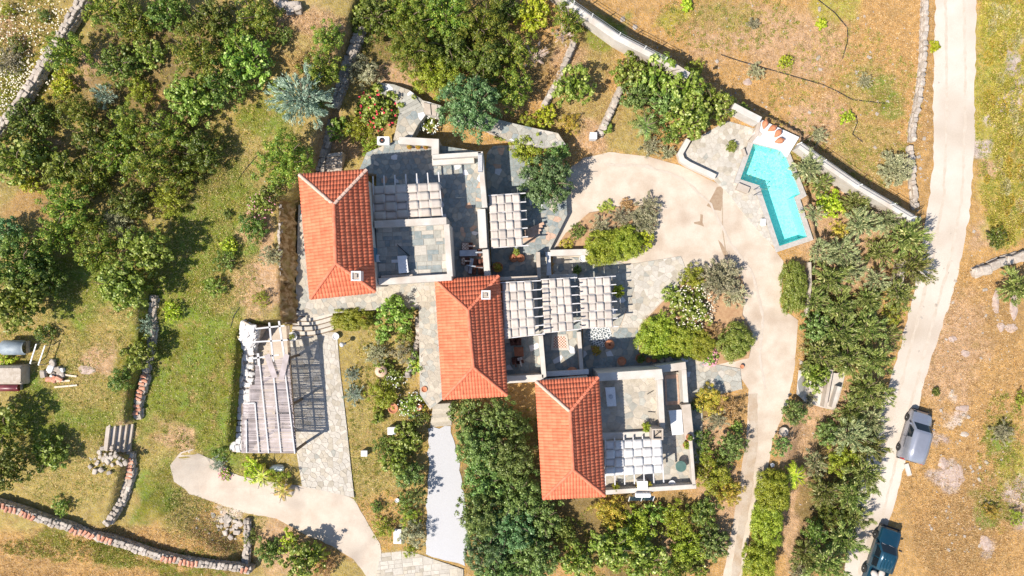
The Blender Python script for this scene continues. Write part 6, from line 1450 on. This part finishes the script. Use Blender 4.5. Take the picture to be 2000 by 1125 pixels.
# air conditioner
def aircon(px, py, z, label):
    x, y, _ = P(px, py, z+.6); T_ = thing('air_conditioner', label, 'air conditioner', (x, y, z)); mb = MB(); mb.box(x-.46, y-.3, z, x+.46, y+.3, z+.55); mb.build('casing', [metal_w], T_); MB().lathe([(.22, z+.551), (.22, z+.57), (.19, z+.57), (.18, z+.556)], 20, (x-.08, y, 0)).build('fan_grille', [dark_m], T_); MB().lathe([(.06, z+.557), (.06, z+.59)], 10, (x-.08, y, 0)).build('fan_hub', [M2('rust_red', (.3, .08, .04), (.4, .12, .06), 4)], T_)
aircon(748, 274, 2.6, 'white air conditioner unit with a dark round fan above the upper patio')
# solar water heater
x, y, _ = P(1256, 976, 1.9); T_ = thing('solar_water_heater', 'solar water heater with a dark panel and white tank under the third house patio', 'solar heater', (x, y, .3)); mb = MB(); mb.add([(x-1.0, y-.32, 1.15), (x+.9, y-.28, 1.15), (x+.9, y+.2, 1.75), (x-1.0, y+.16, 1.75), (x-1.0, y-.30, 1.07), (x+.9, y-.26, 1.07), (x+.9, y+.22, 1.67), (x-1.0, y+.18, 1.67)], [(0, 1, 2, 3), (7, 6, 5, 4), (0, 4, 5, 1), (1, 5, 6, 2), (2, 6, 7, 3), (3, 7, 4, 0)])
mb.build('panel', [solar], T_); mb = MB(); mb.bar((x-.03, y-.33, 1.19), (x-.03, y+.21, 1.79), .05, .04); mb.bar((x-1.02, y-.33, 1.16), (x-1.02, y+.18, 1.76), .04, .08); mb.bar((x+.92, y-.3, 1.16), (x+.92, y+.21, 1.76), .04, .08); mb.build('panel_frame', [metal_w], T_); MB().lathe([(.16, -.6), (.2, -.55), (.2, .55), (.16, .6)], 14, (x, y+.36, 1.85), 0, Matrix.Rotation(R(90), 3, 'Y')).build('tank', [metal_w], T_); mb = MB(); mb.box(x-.7, y-.3, .2, x-.64, y-.24, 1.1); mb.box(x+.64, y-.3, .2, x+.7, y-.24, 1.1); mb.box(x-.7, y+.2, .2, x-.64, y+.26, 1.7); mb.box(x+.64, y+.2, .2, x+.7, y+.26, 1.7); mb.build('stand', [metal_g], T_)
bxs = [(1255,948,.9,.9,.38,.3,'small white niche block in the bottom wall of the third house patio',white),(765,842,.97,.7,.3,.26,'white planter box in the flower garden beside dark leaves',white),(711,886,.9,.45,.22,.2,'small white box standing alone on the dry strip',white),(1159,265,.5,.6,.26,.24,'small white box at the lower end of the straight stone wall',white),(776,1048,.4,.45,.28,.55,'white painted board at the lower tip of the flower garden',white),(1491,434,.05,.3,.16,.26,'white pool filter box at the left rim of the pool',white),(1567,474,-1,.9,.2,.2,'small white box below the pool corner',white),(1545,490,-1,.8,.3,.35,'white block below the lower pool corner, between two shadows',plaster_tan)]
for a, b_, z, h_, sx, sy, lb, m_ in bxs:
    x, y, _ = P(a, b_, z+h_); T_ = thing('white_box', lb, 'box', (x, y, z)); mb = MB(); mb.box(x-sx, y-sy, z-.3, x+sx, y+sy, z+h_-.06); mb.build('box_body', [m_], T_); mb = MB(); mb.box(x-sx-.03, y-sy-.03, z+h_-.058, x+sx+.03, y+sy+.03, z+h_); mb.build('lid', [m_], T_)
# lamp globes
for a, b_, z, lb in ((668,673,1.0,'white globe garden lamp at the left edge of the flower garden'),):
    x, y, _ = P(a, b_, z+.9); T_ = thing('garden_lamp', lb, 'lamp', (x, y, z)); MB().lathe([(.1, z), (.03, z+.05), (.03, z+.75)], 10, (x, y, 0)).build('post', [metal_g], T_); MB().lathe([(.02, z+.72), (.13, z+.77), (.2, z+.9), (.13, z+1.05), (.02, z+1.1)], 16, (x, y, 0)).build('globe', [white], T_, True)
# stone steps
def steps(name, a0, a1, b0, b1, z0, z1, n, label, m_=plaster_tan, side=False):
    """from edge a0-a1 (height z0) to b0-b1 (height z1)"""
    A0, A1, B0, B1 = [Vector(P(*q, z)[:2]) for q, z in ((a0, z0), (a1, z0), (b0, z1), (b1, z1))]; c = (A0+A1+B0+B1)/4; T_ = thing(name, label, 'steps', (c.x, c.y, min(z0, z1)))
    for k in range(n):
        t0, t1 = k/n, (k+1)/n; z = z0+(z1-z0)*(k+.5)/n; pl_ = [A0.lerp(B0, t0), A1.lerp(B1, t0), A1.lerp(B1, t1), A0.lerp(B0, t1)]; mb = MB(); mb.prism([(p.x, p.y) for p in pl_], min(z0, z1)-.4, z); mb.build('step', [m_], T_)
    return T_
steps('garden_steps', (206,826), (200,880), (262,828), (254,884), 4.2, 2.92, 5, 'five concrete garden steps with dark risers through the terrace wall')
T_ = thing('curved_steps', 'wide curved stone steps between the left house and the carport patio', 'steps', P(612, 630, 1.0))
def arc(k):
    t = k/5; z = 1.9-.9*t; return [P(575+74*u+(-5+u*8)*t, 606+46*t+11*math.sin(math.pi*min(1, .25+u*.75))-8, z) for u in [i/8 for i in range(9)]]
for k in range(5):
    a_, b__ = arc(k), arc(k+1); z = 1.9-.18*(k+.5)+.02; poly = [(p[0], p[1]) for p in a_]+[(p[0], p[1]) for p in b__[::-1]]; mb = MB(); mb.prism(poly, .5, z); st_ = mb.build('step', [f_pale], T_)
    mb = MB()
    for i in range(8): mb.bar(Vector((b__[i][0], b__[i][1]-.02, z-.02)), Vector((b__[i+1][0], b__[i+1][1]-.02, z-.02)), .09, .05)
    mb.build('dark_edge', [bark], st_)  # thin dark strip following the front edge of each step
steps('stone_steps', (846,790), (880,788), (840,834), (882,830), 1.9, .6, 5, 'short flight of stone steps at the top of the white gravel path', f_tan)
steps('court_steps', (1048,502), (1068,502), (1048,540), (1068,540), 1.3, .75, 5, 'small stair with pale treads at the top left of the sunken court', f_tan)
steps('basement_stair', (640,300), (668,296), (632,338), (668,336), 2.6, 1.2, 5, 'shaded stair going down beside the upper left corner of the left house', stone_l)
steps('walk_steps', (774,200), (806,182), (783,226), (824,206), 3.02, 2.78, 4, 'broad shallow steps in the stone walk above the white wall', f_grey)
steps('walk_steps', (826,200), (832,222), (854,206), (852,227), 2.98, 2.78, 2, 'short steps with two dark slots beside the big round tree', plaster_tan)
steps('path_steps', (795,595), (820,590), (797,606), (822,602), 1.96, 1.6, 3, 'three small steps at the path corner near the rose tree', f_tan)
# left garden odds
for i, (a0, a1, lb) in enumerate([((71,672),(59,710),'left of two white poles lying in the left garden'),((88,675),(75,713),'right of two white poles lying in the left garden')]):
    p0, p1 = Vector(G(*a0, .9)), Vector(G(*a1, .9)); o = MB().bar(p0+Vector((0, 0, .9)), p1+Vector((0, 0, .9)), .07, .07); T_ = thing('clothes_pole', lb, 'pole', (p0+p1)/2); ob('rod', mesh('rod', o.V, o.F, [metal_w]), T_)
    for q in (p0, p1): mb = MB(); mb.box(q.x-.03, q.y-.03, q.z, q.x+.03, q.y+.03, q.z+.86); mb.build('leg', [metal_g], T_)
for a0, a1, lb in [((104,745),(138,743),'upper plank beside the heap in the left garden'),((108,756),(152,752),'lower, longest plank in the left garden'),((122,731),(151,735),'short thin plank pointing right from the heap in the left garden')]:
    p0, p1 = Vector(G(*a0)), Vector(G(*a1)); o = MB().bar(p0+Vector((0, 0, .08)), p1+Vector((0, 0, .08)), .13, .05); tag(ob('plank', mesh('plank', o.V, o.F, [M2('pale_plank', (.6, .48, .36), (.7, .58, .46), 4)])), lb, 'plank')
hp = G(110, 728); T_ = thing('rubble_heap', 'heap of pale stones and broken red pots in the left garden', 'rubble', hp); r = random.Random(12)
for k in range(22):
    q = Vector((r.gauss(0, .45), r.gauss(0, .35), r.uniform(.05, .3))); o = ob('stone', r.choice(STN[r.choice('lwg')]), T_); o.matrix_parent_inverse = Matrix.Identity(4); o.location = q; s_ = r.uniform(.15, .45); o.scale = (s_*1.3, s_, s_*.7); o.rotation_euler = (0, 0, r.random()*6)
for k in range(3): o = ob('broken_pot', tilepiece[k], T_); o.matrix_parent_inverse = Matrix.Identity(4); o.location = (-.3+.35*k, -.45, .3); o.scale = (.5, .4, .4); o.rotation_euler = (0, 0, k*1.3)
sh = G(200+15, 905); T_ = thing('rubble_heap', 'scattered pale rubble stones below the five garden steps', 'rubble', sh)
for k in range(34):
    o = ob('stone', r.choice(STN[r.choice('lgl')]), T_); o.matrix_parent_inverse = Matrix.Identity(4); o.location = (r.gauss(0, .55), r.gauss(.2, .45), .1); s_ = r.uniform(.12, .36); o.scale = (s_*1.3, s_, s_*.7); o.rotation_euler = (0, 0, r.random()*6)
gh = G(440, 1020); T_ = thing('rubble_heap', 'spill of pale stones left of the short wall at the bottom of the lawn', 'rubble', gh)
for k in range(40):
    o = ob('stone', r.choice(STN[r.choice('lg')]), T_); o.matrix_parent_inverse = Matrix.Identity(4); o.location = (r.gauss(0, .7), r.gauss(0, .45), .08); s_ = r.uniform(.12, .4); o.scale = (s_*1.3, s_, s_*.6); o.rotation_euler = (0, 0, r.random()*6)
# covered tanks at the left edge
def tank(px, py, w_, d_, h_, label, m_, ridge):
    x, y, z = G(px, py, h_); T_ = thing('concrete_tank' if not ridge else 'covered_tank', label, 'tank', (x, y, z)); V = []; n = 9
    for e in (-w_/2, -w_*.46, w_*.46, w_/2):
        for k in range(n): t_ = math.pi*k/(n-1); s_ = .82 if abs(e) == w_/2 else 1; V.append((x+e, y+math.cos(t_)*d_/2*s_, z+h_*(.55+.45*math.sin(t_)*s_) if ridge else z+h_*min(1, 2*math.sin(t_))))
    F = [(i*n+k, i*n+k+1, (i+1)*n+k+1, (i+1)*n+k) for i in range(3) for k in range(n-1)]+[tuple(range(n)), tuple(range(4*n-1, 3*n-1, -1))]; ob('tank_shell', mesh('tank_shell', V, F, [m_], ridge), T_)
    mb = MB(); mb.box(x-w_*.42, y-d_*.42, z-.2, x+w_*.42, y+d_*.42, z+h_*.5); mb.build('tank_base', [mortar], T_)
tank(18, 680, 1.7, 1.1, 1.2, 'rounded blue grey tank at the left edge above the lime bush', M2('bluegrey_sheet', (.20, .24, .28), (.30, .34, .37), 2, .5, .2, 10), True)
tank(14, 733, 2.0, 1.5, 1.0, 'square pale concrete tank at the left edge below the lime bush', mortar, False)
tank(8, 758, 1.8, .6, .9, 'dark red curved trough at the left edge under the concrete tank', M2('dark_red', (.12, .02, .03), (.2, .04, .05), 3, .4, 0), True)
# covered boat shape below carport
x, y, z = G(538, 917, .6); T_ = thing('covered_dinghy', 'small grey dinghy lying on stones below the reed carport', 'boat', (x, y, z)); V = []; n = 9
for e, s_, hh in ((-.5, .1, .3), (-.38, .22, .5), (0, .30, .6), (.35, .26, .55), (.5, .14, .35)):
    for k in range(n): t_ = math.pi*k/(n-1); V.append((x+e*1.1, y+math.cos(t_)*s_, z+.1+hh*math.sin(t_)*.8))
ob('hull', mesh('hull', V, [(i*n+k, i*n+k+1, (i+1)*n+k+1, (i+1)*n+k) for i in range(4) for k in range(n-1)]+[tuple(range(n)), tuple(range(5*n-1, 4*n-1, -1))], [M2('boat_grey', (.40, .50, .52), (.52, .60, .62), 3, .4, 0)], True), T_); mb = MB(); mb.bar((x-.5, y, z+.5), (x+.5, y, z+.56), .05, .05); mb.build('keel', [metal_w], T_)
# planter on carport patio, dark plant in white trough
pot(572, 657, 1.05, .34, .3, 'white round planter with a green plant beside the carport', None, ('hedge', .22), m_=white)
# open wooden shutters door beside the court pergola
x, y, _ = P(1040, 462, Z_NE+.5); 
T_ = thing('wooden_gate', 'brown wooden boards leaning beside the court pergola', 'gate', (x, y, Z_NE)); mb = MB()
for k in range(4): mb = MB(); mb.bar((x-.75+k*.05, y-.35+k*.26, Z_NE+.2+k*.01), (x+.55+k*.12, y+.35+k*.24, Z_NE+.45), .22, .04); mb.build('board', [f_rust], T_)
# poles, pipes, small details
def pipe(pts, label, rad=.03, m_=dark_m, z=.04, name='garden_hose', cat='hose'):
    P_ = [Vector(G(a, b_))+Vector((0, 0, z)) for a, b_ in pts]; mb = MB()
    fine = []
    for i in range(len(P_)-1):
        for k in range(4): q = P_[i].lerp(P_[i+1], k/4); q.z = terr(q.x, q.y)+z; fine.append(q)
    fine.append(P_[-1])
    for i in range(len(fine)-1): mb.bar(fine[i], fine[i+1], rad*2, rad*2)
    o = mb.build(name, [m_]); tag(o, label, cat)
pipe([(1408,107),(1440,118),(1500,135),(1560,152),(1605,165),(1632,177),(1665,195),(1728,202)], 'long dark irrigation hose crossing the dry field')
pipe([(1598,0),(1630,25),(1655,55),(1655,80),(1645,115)], 'dark hose curving down from the top edge of the dry field')
pipe([(1672,225),(1674,240),(1665,262),(1684,277)], 'short curved black hose in the lower dry field')
pipe([(468,600),(458,615),(452,635),(450,640)], 'thin hose on the lawn above the white stone pile', .02)
pipe([(506,300),(480,330),(466,350)], 'thin wire crossing the upper lawn', .018)
# vehicles' neighbour: clothes line posts on boundary etc.
x, y, _ = P(1254, 700 if 0 else 707, .3)
# potted plants on terrace, drying poles
for (a, b_, c__, d__, z, lb) in [(776,478,800,500,Z_T1,'thin dark rod lying diagonally on the slab terrace'),(1264,770,1276,763,Z_T3,'small dark bracket on the third house terrace, upper one'),(1266,804,1280,805,Z_T3,'small dark bracket on the third house terrace, lower one')]:
    p0 = Vector(P(a, b_, z+.05)); p1 = Vector(P(c__, d__, z+.05)); mb = MB(); mb.bar(p0, p1, .05, .05); o = mb.build('metal_rod', [dark_m]); tag(o, lb, 'rod')
